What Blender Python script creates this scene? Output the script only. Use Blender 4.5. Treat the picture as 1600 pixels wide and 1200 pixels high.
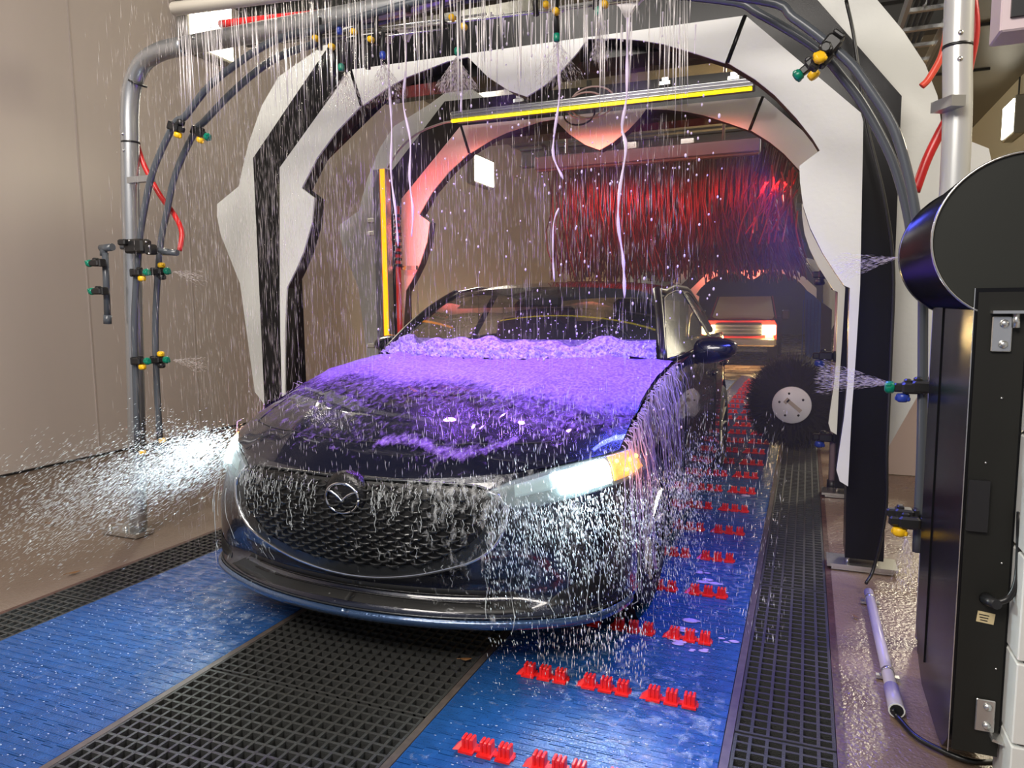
import bpy, math, random
import numpy as np
from mathutils import Vector, Matrix, noise
from mathutils.geometry import tessellate_polygon
from mathutils.bvhtree import BVHTree

for o in list(bpy.data.objects): bpy.data.objects.remove(o)
scn = bpy.context.scene
col = scn.collection
PI = math.pi

# ------------------------------------------------------------------ camera
F = 1135.0; CAMH = 1.25
_Y = Vector((462, 128, -F)).normalized()
_X = Vector((2814, -98, F)); _X = (_X - _Y * _X.dot(_Y)).normalized()
_Z = _X.cross(_Y)
RW = Matrix((_X, _Y, _Z))                 # camera axes -> world axes
cam = bpy.data.cameras.new('camera'); camo = bpy.data.objects.new('camera', cam); col.objects.link(camo)
cam.sensor_fit = 'HORIZONTAL'; cam.sensor_width = 36; cam.lens = F / 1600 * 36
cam.clip_start = 0.05; cam.clip_end = 200
camo.matrix_world = Matrix.Translation((0, 0, CAMH)) @ RW.to_4x4()
scn.camera = camo

# ------------------------------------------------------------------ world, lights, exposure
w = bpy.data.worlds.new('world'); scn.world = w; w.use_nodes = True
w.node_tree.nodes['Background'].inputs[0].default_value = (0.60, 0.62, 0.72, 1)
w.node_tree.nodes['Background'].inputs[1].default_value = 0.42
scn.view_settings.view_transform = 'Standard'; scn.view_settings.look = 'None'
scn.view_settings.gamma = 1; scn.view_settings.exposure = 0.38
scn.view_settings.use_curve_mapping = False

def area(name, loc, target, sx, sy, power, color, spread=180):
    l = bpy.data.lights.new(name, 'AREA'); l.shape = 'RECTANGLE'; l.size = sx; l.size_y = sy
    l.energy = power; l.color = color; l.spread = math.radians(spread)
    o = bpy.data.objects.new(name, l); col.objects.link(o); o.location = loc
    o.rotation_euler = (Vector(target) - Vector(loc)).to_track_quat('-Z', 'Y').to_euler()
    return o
# ceiling luminaires of the wash bay: behind the camera and along the walls, plus an added fill
area('bay_lamp_exit', (-1.2, -1.2, 3.6), (-1.6, 3.0, 0.6), 3.0, 1.2, 170, (1.0, 0.93, 0.85))
area('left_wall_fill', (-2.2, 0.6, 4.2), (-5.6, 3.4, 1.2), 1.6, 0.8, 85, (1.0, 0.92, 0.84))  # added fill to brighten the left wall, no fixture of the bay
area('bay_lamp_left', (-5.3, 5.7, 3.95), (-3.0, 5.7, 3.6), 0.5, 0.9, 70, (1.0, 0.92, 0.72))
area('bay_lamp_left_deep', (-5.3, 11.6, 3.6), (-2.5, 11.6, 3.2), 0.5, 0.9, 110, (1.0, 0.93, 0.76))
area('bay_lamp_right', (2.0, 9.6, 3.4), (0.2, 8.0, 0.0), 0.5, 0.9, 120, (1.0, 0.90, 0.66))
area('bay_lamp_right_near', (2.0, 3.2, 3.4), (0.6, 3.4, 0.0), 0.5, 0.9, 40, (1.0, 0.92, 0.76))
# coloured foam light of the first arch (purple down on the bonnet, blue on the right belt)
for _x in (-2.05, -1.40, -0.75):
    _l = bpy.data.lights.new('foam_light_purple', 'SPOT'); _l.energy = 46; _l.color = (0.38, 0.13, 1.0); _l.spot_size = math.radians(72); _l.spot_blend = .6; _l.shadow_soft_size = .05
    _o = bpy.data.objects.new('foam_light_purple', _l); col.objects.link(_o); _o.location = (_x, 3.44, 2.36); _o.rotation_euler = (Vector((_x * .6 - .58, 2.95, .85)) - _o.location).to_track_quat('-Z', 'Y').to_euler()
area('foam_light_blue', (-0.15, 3.42, 1.7), (-0.3, 2.7, 0.0), 0.1, 1.0, 14, (0.10, 0.12, 1.0), 130)
area('foam_light_red', (-1.35, 4.72, 2.25), (-1.35, 6.5, 1.2), 1.8, 0.1, 10, (1.0, 0.16, 0.10), 165)
area('foam_light_red_left', (-2.70, 4.62, 1.5), (-1.6, 5.6, 1.5), 0.1, 1.2, 11, (1.0, 0.12, 0.12), 165)
area('curtain_light_red', (-1.2, 6.9, 2.3), (-1.2, 8.0, 1.6), 2.0, 0.1, 16, (1.0, 0.06, 0.06), 160)
area('entrance_light_red', (-1.7, 19.2, 2.0), (-1.7, 21, 0.8), 1.8, 0.1, 16, (1.0, 0.10, 0.06), 165)
area('entrance_lamp', (-1.7, 24.0, 3.4), (-1.7, 27, 0.0), 2.0, 1.0, 120, (0.9, 1.0, 0.9))

# ------------------------------------------------------------------ helpers
def at(px, py, Y):
    d = RW @ Vector((px - 800, 600 - py, -F)); t = Y / d.y
    return Vector((d.x * t, Y, CAMH + d.z * t))
def atx(px, py, X):
    d = RW @ Vector((px - 800, 600 - py, -F)); t = X / d.x
    return Vector((X, d.y * t, CAMH + d.z * t))
def fl(px, py, z=0.0):
    d = RW @ Vector((px - 800, 600 - py, -F)); t = (z - CAMH) / d.z
    return Vector((d.x * t, d.y * t, z))

_mats = {}
def mat(name, colr, rough=0.5, metal=0.0, alpha=1.0, emit=None, estr=0.0, coat=0.0, spec=0.5,
        noise_s=0.0, noise_amt=0.0, col2=None, bump=0.0, bump_s=60.0, stretch=(1, 1, 1), trans=0.0, rough2=None):
    if name in _mats: return _mats[name]
    m = bpy.data.materials.new(name); m.use_nodes = True; nt = m.node_tree; b = nt.nodes['Principled BSDF']
    b.inputs['Base Color'].default_value = (*colr, 1); b.inputs['Roughness'].default_value = rough
    b.inputs['Metallic'].default_value = metal; b.inputs['Alpha'].default_value = alpha
    b.inputs['Coat Weight'].default_value = coat; b.inputs['Specular IOR Level'].default_value = spec
    b.inputs['Transmission Weight'].default_value = trans
    if emit: b.inputs['Emission Color'].default_value = (*emit, 1); b.inputs['Emission Strength'].default_value = estr
    tc = mp = None
    def coords():
        nonlocal tc, mp
        if mp is None:
            tc = nt.nodes.new('ShaderNodeTexCoord'); mp = nt.nodes.new('ShaderNodeMapping')
            mp.inputs['Scale'].default_value = stretch; nt.links.new(tc.outputs['Object'], mp.inputs[0])
        return mp.outputs[0]
    if noise_s:
        n = nt.nodes.new('ShaderNodeTexNoise'); n.inputs['Scale'].default_value = noise_s
        n.inputs['Detail'].default_value = 6; nt.links.new(coords(), n.inputs['Vector'])
        r = nt.nodes.new('ShaderNodeValToRGB'); r.color_ramp.elements[0].position = 0.5 - 0.22; r.color_ramp.elements[1].position = 0.5 + 0.22
        c2 = col2 or tuple(c * (1 - noise_amt) for c in colr)
        r.color_ramp.elements[0].color = (*c2, 1); r.color_ramp.elements[1].color = (*colr, 1)
        nt.links.new(n.outputs['Fac'], r.inputs[0]); nt.links.new(r.outputs[0], b.inputs['Base Color'])
        if rough2 is not None:
            mr = nt.nodes.new('ShaderNodeMapRange'); mr.inputs['From Min'].default_value = 0.35; mr.inputs['From Max'].default_value = 0.65
            mr.inputs['To Min'].default_value = rough2; mr.inputs['To Max'].default_value = rough
            nt.links.new(n.outputs['Fac'], mr.inputs[0]); nt.links.new(mr.outputs[0], b.inputs['Roughness'])
    if bump:
        n2 = nt.nodes.new('ShaderNodeTexNoise'); n2.inputs['Scale'].default_value = bump_s; n2.inputs['Detail'].default_value = 3
        nt.links.new(coords(), n2.inputs['Vector'])
        bp = nt.nodes.new('ShaderNodeBump'); bp.inputs['Strength'].default_value = bump; bp.inputs['Distance'].default_value = 0.01
        nt.links.new(n2.outputs['Fac'], bp.inputs['Height']); nt.links.new(bp.outputs[0], b.inputs['Normal'])
    _mats[name] = m
    return m

class MB:
    def __init__(s): s.v = []; s.f = []; s.sm = []
    def add(s, vs, fs, smooth=False):
        k = len(s.v); s.v += [tuple(p) for p in vs]; s.f += [tuple(i + k for i in f) for f in fs]; s.sm += [smooth] * len(fs); return s
    def box(s, c, d, M=None, bev=0.0):
        x, y, z = (q / 2 for q in d); P = []
        if bev:
            b = bev; prof = [(-x + b, -y), (x - b, -y), (x, -y + b), (x, y - b), (x - b, y), (-x + b, y), (-x, y - b), (-x, -y + b)]
            ins = [(p[0] * (x - b) / x, p[1] * (y - b) / y) for p in prof]
            rings = [(ins, -z), (prof, -z + b), (prof, z - b), (ins, z)]
            for pr, zz in rings: P += [Vector((p[0], p[1], zz)) for p in pr]
            fs = [tuple(range(7, -1, -1)), tuple(range(24, 32))]
            for r in range(3):
                for i in range(8): j = (i + 1) % 8; fs.append((r * 8 + i, r * 8 + j, r * 8 + 8 + j, r * 8 + 8 + i))
        else:
            P = [Vector((i, j, k)) for k in (-z, z) for j in (-y, y) for i in (-x, x)]
            fs = [(0, 2, 3, 1), (4, 5, 7, 6), (0, 1, 5, 4), (2, 6, 7, 3), (0, 4, 6, 2), (1, 3, 7, 5)]
        if M is not None: P = [M @ p for p in P]
        return s.add([p + Vector(c) for p in P], fs)
    def tube(s, pts, r, n=10, cap=True):
        pts = [Vector(p) for p in pts]; N = len(pts); rs = r if isinstance(r, (list, tuple)) else [r] * N
        vs = []; up = None
        for i, p in enumerate(pts):
            t = (pts[min(i + 1, N - 1)] - pts[max(i - 1, 0)])
            t = t.normalized() if t.length > 1e-9 else Vector((0, 0, 1))
            if up is None:
                a = Vector((0, 0, 1)) if abs(t.z) < .9 else Vector((1, 0, 0)); up = (a - t * a.dot(t)).normalized()
            else:
                up = up - t * up.dot(t); up = up.normalized() if up.length > 1e-6 else Vector((1, 0, 0))
            b = t.cross(up)
            for k in range(n):
                a = 2 * PI * k / n; vs.append(p + (up * math.cos(a) + b * math.sin(a)) * rs[i])
        fs = [(i * n + k, i * n + (k + 1) % n, (i + 1) * n + (k + 1) % n, (i + 1) * n + k) for i in range(N - 1) for k in range(n)]
        s.add(vs, fs, n > 5)
        if cap: s.add([], [tuple(len(s.v) - len(vs) + k for k in range(n - 1, -1, -1)), tuple(len(s.v) - n + k for k in range(n))]) if False else s._cap(len(s.v) - len(vs), n, N)
        return s
    def _cap(s, k0, n, N):
        s.f.append(tuple(k0 + k for k in range(n - 1, -1, -1))); s.f.append(tuple(k0 + (N - 1) * n + k for k in range(n))); s.sm += [False, False]; return s
    def prism(s, poly, d):                       # planar polygon (3D points) extruded by vector d
        poly = [Vector(p) for p in poly]; d = Vector(d); n = len(poly)
        tr = tessellate_polygon([poly])
        vs = poly + [p + d for p in poly]
        fs = [tuple(t) for t in tr] + [tuple(i + n for i in reversed(t)) for t in tr]
        fs += [(i, (i + 1) % n, (i + 1) % n + n, i + n) for i in range(n)]
        return s.add(vs, fs)
    def grid(s, rows, smooth=True, close=False, flip=False):
        R = len(rows); C = len(rows[0]); vs = [p for r in rows for p in r]; fs = []
        for i in range(R - 1):
            for j in range(C if close else C - 1):
                q = (i * C + j, i * C + (j + 1) % C, (i + 1) * C + (j + 1) % C, (i + 1) * C + j)
                fs.append(q[::-1] if flip else q)
        return s.add(vs, fs, smooth)
    def sphere(s, c, r, n=8, m=6, sc=(1, 1, 1)):
        rows = []
        for i in range(m + 1):
            a = PI * i / m
            rows.append([(c[0] + r * sc[0] * math.sin(a) * math.cos(2 * PI * k / n), c[1] + r * sc[1] * math.sin(a) * math.sin(2 * PI * k / n), c[2] + r * sc[2] * math.cos(a)) for k in range(n)])
        return s.grid(rows, True, True)
    def lathe(s, c, prof, n=20, axis='Z'):
        rows = []
        for (r, h) in prof:
            row = []
            for k in range(n):
                a = 2 * PI * k / n; x, y = r * math.cos(a), r * math.sin(a)
                p = {'Z': (x, y, h), 'Y': (x, h, y), 'X': (h, x, y)}[axis]
                row.append((c[0] + p[0], c[1] + p[1], c[2] + p[2]))
            rows.append(row)
        return s.grid(rows, True, True)
    def drop(s, p, q, r):                        # thin elongated droplet between p and q (triangular spindle)
        p = Vector(p); q = Vector(q); t = (q - p); a = Vector((1, 0.3, 0)) if abs(t.normalized().x) < .8 else Vector((0, 1, 0))
        u = t.cross(a).normalized(); v = t.cross(u).normalized(); m = p.lerp(q, .6)
        return s.add([p, q] + [m + (u * math.cos(k) + v * math.sin(k)) * r for k in (0, 2.094, 4.189)],
                     [(0, 3, 2), (0, 4, 3), (0, 2, 4), (1, 2, 3), (1, 3, 4), (1, 4, 2)], True)
    def mesh(s, name):
        me = bpy.data.meshes.new(name); me.from_pydata(s.v, [], s.f); me.update()
        me.polygons.foreach_set('use_smooth', s.sm); return me
    def build(s, name, m, parent=None):
        me = s.mesh(name); me.materials.append(m); return link(name, me, parent)
def link(name, me, parent=None):
    o = bpy.data.objects.new(name, me); col.objects.link(o)
    if parent is not None: o.parent = parent
    return o
def tag(o, label=None, cat=None, group=None, kind=None):
    if label: o['label'] = label
    if cat: o['category'] = cat
    if group: o['group'] = group
    if kind: o['kind'] = kind
    return o
def empty(name, label, cat, loc=(0, 0, 0), group=None):
    o = bpy.data.objects.new(name, None); col.objects.link(o); o.location = loc; o.empty_display_size = .1
    return tag(o, label, cat, group)
class Loc(MB):                                   # mesh builder whose points are written in world space under a moved empty
    pass
def part(mb, name, m, parent, label=None):
    """link a world-space mesh as child of an empty standing at its own base"""
    l = parent
    off = Vector((0, 0, 0))
    while l is not None: off += l.location; l = l.parent
    mb.v = [(p[0] - off.x, p[1] - off.y, p[2] - off.z) for p in mb.v]
    o = mb.build(name, m, parent)
    if label: o['label'] = label
    return o
def curve(pts, n=6):                             # Catmull-Rom
    P = [Vector(p) for p in pts]; P = [P[0] * 2 - P[1]] + P + [P[-1] * 2 - P[-2]]; out = []
    for i in range(1, len(P) - 2):
        for k in range(n):
            t = k / n; a, b, c, d = P[i - 1:i + 3]
            out.append(0.5 * ((2 * b) + (c - a) * t + (2 * a - 5 * b + 4 * c - d) * t * t + (3 * b - a - 3 * c + d) * t ** 3))
    return out + [P[-2]]
rnd = random.Random(7)

# ------------------------------------------------------------------ materials
M_wall = mat('wall_panel', (0.52, 0.455, 0.415), 0.32, noise_s=0.8, noise_amt=.06, bump=.05, bump_s=6, stretch=(3, 3, .4), spec=.4)
M_wallr = mat('wall_panel_warm', (0.50, 0.45, 0.33), 0.4, bump=.2, bump_s=10, stretch=(1, 6, .4))
M_ceil = mat('ceiling_liner', (0.09, 0.08, 0.065), 0.35, bump=.3, bump_s=30, stretch=(8, .4, 1))
M_black_gloss = mat('black_gloss', (0.006, 0.006, 0.007), 0.22, spec=.2, bump=.05, bump_s=300)
M_black = mat('black_plastic', (0.012, 0.012, 0.013), 0.4)
M_black_matt = mat('black_matt', (0.011, 0.011, 0.009), 0.5, spec=.3)
M_backing = mat('backing_black', (0.008, 0.008, 0.008), 0.45)
M_white = mat('white_panel', (0.70, 0.71, 0.68), 0.35, noise_s=1.5, noise_amt=.07, bump=.08, bump_s=40)
M_pvc = mat('grey_pvc', (0.075, 0.085, 0.10), 0.28)
M_alu = mat('aluminium_pipe', (0.42, 0.43, 0.44), 0.28, metal=.75)
M_aludk = mat('anodised_bar', (0.20, 0.20, 0.23), 0.4, metal=.6)
M_steel = mat('stainless_steel', (0.62, 0.62, 0.60), 0.25, metal=.9)
M_red = mat('red_hose', (0.55, 0.02, 0.02), 0.3)
M_redblk = mat('red_block', (0.75, 0.015, 0.015), 0.3, coat=.3)
M_yellow = mat('yellow_cap', (0.85, 0.50, 0.01), 0.35)
M_green = mat('green_cap', (0.0, 0.20, 0.12), 0.3)
M_bluecap = mat('blue_cap', (0.02, 0.05, 0.35), 0.3)
M_belt = mat('blue_belt', (0.014, 0.078, 0.26), 0.24, noise_s=14, noise_amt=.35, bump=.35, bump_s=160, rough2=.12)
M_grate = mat('grating', (0.030, 0.031, 0.030), 0.5, bump=.5, bump_s=300)
M_pit = mat('pit_dark', (0.004, 0.004, 0.004), 0.8)
M_conc = mat('wet_concrete', (0.22, 0.15, 0.11), 0.42, noise_s=2.2, col2=(0.14, 0.09, 0.065), bump=.45, bump_s=70, rough2=.10)
M_concl = mat('damp_concrete', (0.20, 0.152, 0.118), 0.5, noise_s=1.6, col2=(0.14, 0.10, 0.078), bump=.4, bump_s=80, rough2=.3)
M_edge = mat('rusty_steel_edge', (0.10, 0.045, 0.035), 0.4, noise_s=20, noise_amt=.6, bump=.3)
M_kerb = mat('steel_kerb', (0.10, 0.08, 0.07), 0.5, noise_s=30, noise_amt=.5)
M_lamp = mat('lamp_glow', (1, 1, 1), .5, emit=(1.0, 0.93, 0.74), estr=9)
M_frame = mat('lamp_frame', (0.16, 0.15, 0.12), .4)
M_led_y = mat('led_yellow', (1, .8, 0), .4, emit=(1.0, 0.80, 0.0), estr=1.4)
M_led_o = mat('led_orange', (1, .5, 0), .4, emit=(1.0, 0.27, 0.0), estr=1.7)
M_cable = mat('black_cable', (0.008, 0.008, 0.008), 0.35)
M_water = mat('falling_water', (0.90, 0.86, 0.87), 0.12, alpha=.55, spec=.8)
M_waterfine = mat('fine_falling_water', (0.88, 0.80, 0.80), 0.15, alpha=.34, spec=.7)
M_spray = mat('lit_spray', (0.90, 0.98, 1.0), 0.1, alpha=.8, spec=.9)
M_foamw = mat('foam_string', (0.80, 0.72, 0.86), 0.3, alpha=.9)
M_foamdrop = mat('foam_drop', (0.72, 0.60, 0.90), 0.4)

# ------------------------------------------------------------------ setting
XL, XR, CEIL = -5.60, 2.70, 4.40
BL0, BL1, BR0, BR1 = -2.80, -1.91, -1.02, -0.18       # belt edges
GL0, GR1 = -3.05, 0.115                               # outer edges of the side gratings
FZ = -0.006
def struct(mb, name, m): return tag(mb.build(name, m), kind='structure')
def floor_strip(name, x0, x1, m):
    b = MB(); ys = [-3, 0, 2, 4, 6, 8, 10, 12, 15, 20, 30, 42]; h = lambda y: FZ if y <= 12 else (FZ - .45 * min(1, (y - 12) / 3))
    for a, c in zip(ys[:-1], ys[1:]):
        b.add([(x0, a, h(a)), (x1, a, h(a)), (x1, c, h(c)), (x0, c, h(c)), (x0, a, h(a) - .3), (x1, a, h(a) - .3), (x1, c, h(c) - .3), (x0, c, h(c) - .3)],
              [(0, 1, 2, 3), (0, 4, 5, 1), (1, 5, 6, 2), (3, 7, 4, 0)] + [(7, 6, 5, 4)])
    return struct(b, name, m)
floor_strip('floor', XL - .2, GL0 - .02, M_concl)
floor_strip('floor', GR1 + .02, XR + .2, M_conc)
b = MB(); b.box((-1.47, 5, -.33), (3.3, 16.5, .04)); struct(b, 'floor', M_pit)
b = MB(); h = -.006
b.add([(GL0 - .02, 13.2, -.10), (GR1 + .02, 13.2, -.10), (GR1 + .02, 15, -.456), (GL0 - .02, 15, -.456), (GL0 - .02, 42, -.456), (GR1 + .02, 42, -.456)], [(0, 1, 2, 3), (3, 2, 5, 4)])
struct(b, 'floor', M_conc)
b = MB(); b.box((XL - .1, 19.5, 1.8), (.2, 45, 5.2)); wl = struct(b, 'wall_left', M_wall)
for i in range(24):                                    # upright joints of the wall panels
    b = MB(); y = 1.0 + i * 1.12
    b.box((XL + .003, y, 2.2), (.008, .012, 4.38)); b.build('panel_joint', M_frame if False else mat('joint', (0.46, .40, .37), .5), wl)
b = MB(); b.box((XL + .01, 12, .0), (.02, 30, .02)); struct(b, 'baseboard_left', M_black)
b = MB(); b.box((XR + .1, 21, 1.8), (.2, 42, 5.2)); struct(b, 'wall_right', M_wallr)
b = MB(); b.box((-1.7, 19.5, CEIL + .1), (9.0, 45, .2)); cl = struct(b, 'ceiling', M_ceil)
b = MB(); b.box((-1.7, 41.9, 1.8), (8.6, .2, 5.2)); struct(b, 'dark_closure', mat('closure_dark', (.03, .03, .035), .6))  # added sheet closing the far end, the dark beyond put into its colour
for i in range(14):                                    # ribs of the ceiling liner
    b = MB(); b.box((-1.7, 2.5 + i * 1.9, CEIL - .015), (7.8, .03, .03)); b.build('ceiling_rib', M_black_matt, cl)

# trench edges
for x, m, lab, n in ((GL0 - .012, M_edge, 'rusty steel edge angle along the left side grating', 'trench_edge'),
                  (GR1 + .014, M_edge, 'rusty red edge angle between right grating and wet concrete', 'trench_edge'),
                  (BL1 + .006, M_kerb, 'steel rail between left blue belt and centre grating', 'belt_rail'),
                  (BR0 - .010, M_kerb, 'dark steel rail between centre grating and right belt', 'belt_rail'),
                  (BR1 + .008, M_kerb, 'worn steel rail between right blue belt and right grating', 'belt_rail')):
    b = MB(); b.box((x, 6, -.03), (.024, 13.5, .056)); tag(b.build(n, m), lab, 'rail')

# gratings: bars are real, one liftable panel per object
def grating(x0, x1, y0, y1, label, group, p=0.040):
    b = MB(); nx = max(1, round((x1 - x0) / p)); ny = max(1, round((y1 - y0) / p)); t = .0095
    for i in range(nx + 1):
        x = x0 + (x1 - x0) * i / nx; x = min(max(x, x0 + t / 2), x1 - t / 2); b.box((x, (y0 + y1) / 2, -.020), (t, y1 - y0, .036))
    for j in range(ny + 1):
        y = y0 + (y1 - y0) * j / ny; y = min(max(y, y0 + t / 2), y1 - t / 2); b.box(((x0 + x1) / 2, y, -.0205), (x1 - x0, t, .036))
    o = b.build('floor_grating', M_grate); return tag(o, label, 'grating', group)
cy = [(.62, 1.835, 'black square-mesh grating panel between the belts, nearest to the camera'), (1.845, 3.05, 'black square-mesh grating panel between the belts, under the bumper of the dark car'),
      (3.06, 4.27, 'black grating panel between the belts, hidden under the dark car'), (4.28, 5.49, 'black grating panel between the belts, behind the dark car'), (5.50, 6.71, 'black grating panel between the belts, farthest from the camera')]
for a, c, lab in cy: grating(BL1 + .02, BR0 - .024, a, c, lab, 'centre gratings')
sy = [(.9, 2.10, 'nearest'), (2.11, 3.31, 'second'), (3.32, 4.52, 'third'), (4.53, 5.73, 'fourth'), (5.74, 6.94, 'fifth'), (6.95, 8.15, 'sixth')]
for a, c, k in sy: grating(BR1 + .022, GR1, a, c, 'narrow black grating right of the right belt, ' + k + ' from the camera', 'right side gratings', .042)
for a, c, k in sy[:4]: grating(GL0, BL0 - .004, a, c, 'narrow black grating left of the left belt, ' + k + ' from the camera', 'left side gratings', .042)
b = MB(); b.box(((GL0 + BL0) / 2, 9, -.03), (.24, 8, .05)); tag(b.build('trench_cover', M_grate), 'dark cover strip of the left trench beyond the gratings', 'cover')
b = MB(); b.box(((BR1 + GR1) / 2 + .01, 10.6, -.03), (.26, 4.8, .05)); tag(b.build('trench_cover', M_grate), 'dark cover strip of the right trench beyond the round brush', 'cover')

# conveyor belts: interlocking rows
PITCH = 0.076
def row_mesh(x0, x1):
    b = MB(); n = 18; wd = (x1 - x0) / n; d = PITCH
    o = []; 
    # crenellated slab outline: knuckles front and back
    front = []; back = []
    for i in range(n):
        a = x0 + i * wd; e = .012 if i % 2 else 0
        front += [(a, -d / 2 + e), (a + wd, -d / 2 + e)]; back += [(a, d / 2 - .003 + e - .0), (a + wd, d / 2 - .003 + e)]
    N = len(front)
    top = [(x, y, 0) for x, y in front] + [(x, y, 0) for x, y in back]
    bot = [(x, y, -.02) for x, y, z in top]
    fs = []
    for i in range(N - 1):
        if front[i][0] != front[i + 1][0]: fs.append((i, i + 1, N + i + 1, N + i))
        fs.append((i + 1, i, 2 * N + i, 2 * N + i + 1))
    fs += [(0, N, 3 * N, 2 * N), (N - 1, 3 * N - 1, 4 * N - 1, 2 * N - 1)]
    b.add(top + bot, fs)
    # raised thin rib along the row
    b.box(((x0 + x1) / 2, .012, .0004), (x1 - x0 - .01, .004, .0012)); b.box(((x0 + x1) / 2, -.018, .0004), (x1 - x0 - .01, .004, .0012))
    me = b.mesh('belt_row'); me.materials.append(M_belt); return me
def cluster_mesh():
    b = MB(); P = []
    for k in range(3):
        x = (k - 1) * .056
        for q in (-.013, 0, .013): b.box((x + q, 0, .019), (.009, .030, .038), bev=.002)
        b.box((x, 0, .014), (.034, .022, .027)); b.box((x, -.004, .003), (.044, .05, .006))
    b.box((0, 0, .0025), (.165, .02, .005))
    b.add([(-.10, -.02, 0), (-.075, -.015, 0), (-.075, .015, .022), (-.085, .015, .012), (-.10, .015, 0), (-.075, .02, 0)], [(0, 1, 2), (0, 2, 3, 4), (1, 5, 2), (4, 3, 2, 5)])
    me = b.mesh('traction_block'); me.materials.append(M_redblk); return me
cm = cluster_mesh()
def belt(x0, x1, label, blocks):
    r = empty('conveyor_belt', label, 'conveyor belt', ((x0 + x1) / 2, 0, 0)); cx = (x0 + x1) / 2
    me = row_mesh(x0 - cx, x1 - cx); y = .9
    for i in range(110):
        o = link('belt_row', me, r); o.location = (0, y, -.001); y += PITCH
    b = MB()
    while y < 13.3:
        b.box((0, y, -.012 - max(0, (y - 13) * .1)), (x1 - x0, PITCH - .004, .02)); y += PITCH
    o = b.build('belt_row', M_belt, r); o['kind'] = 'stuff'
    b = MB(); b.box((0, 7, -.05), (x1 - x0 - .02, 12.6, .04)); b.build('belt_bed', M_pit, r)
    if blocks:
        for j in range(24):
            for xx in (-.975, -.79, -.58, -.37) if False else ((-.793, -.580, -.368) if j % 2 == 0 else (-.780, -.569, -.357)):
                o = link('traction_block', cm, r); o.location = (xx - cx, 1.745 + j * .4545, .0); o.rotation_euler = (0, 0, 0)
    return r
belt(BL0, BL1 - .006, 'smooth blue plastic conveyor belt on the left under the car', False)
belt(BR0 + .006, BR1 - .006, 'blue plastic conveyor belt on the right with rows of red blocks', True)
b = MB(); b.add([(BL0, .0, -.02), (BL1, 0, -.02), (BL1, .9, -.02), (BL0, .9, -.02)], [(0, 1, 2, 3)])

# ------------------------------------------------------------------ decorative arches (white fins on a black box frame)
FRONT = {   # outline pixels of the near arch, taken to its plane
 'left': [(547,109),(564,165),(525,206),(495,247),(471,294),(491,309),(487,349),(474,394),(462,422),(448,450),(445,520),(445,640),(443,700),(441,640),(438,520),(437,446),(437,262)],
 'top': [(547,109),(1165,24),(1137,98),(1094,84),(1037,69),(1000,63),(960,60),(917,61),(903,81),(881,106),(850,134),(823,151),(794,141),(762,120),(731,89),(699,96),(637,120),(606,135),(564,165)],
 'right': [(1165,24),(1345,176),(1349,190),(1344,446),(1337,560),(1331,640),(1325,760),(1312,752),(1307,735),(1310,712),(1319,652),(1324,600),(1326,520),(1328,450),(1319,446),(1304,424),(1285,394),(1266,356),(1255,322),(1250,285),(1249,259),(1281,235),(1270,217),(1244,184),(1210,148),(1180,124),(1137,98)]}
FINL = [(430,655),(398,612),(386,524),(375,443),(360,405),(345,367),(339,338),(339,319),(373,291),(379,262),(388,225),(409,165),(435,120),(499,75),(560,25),(610,60),(500,180),(460,300),(450,655)]
FINR = [(1384,706),(1432,622),(1500,500),(1545,400),(1560,300),(1545,232),(1472,203),(1465,150),(1446,101),(1412,49),(1371,0),(1320,-45),(1180,-70),(1240,60),(1330,200),(1350,705)]
AY = 3.50
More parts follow.
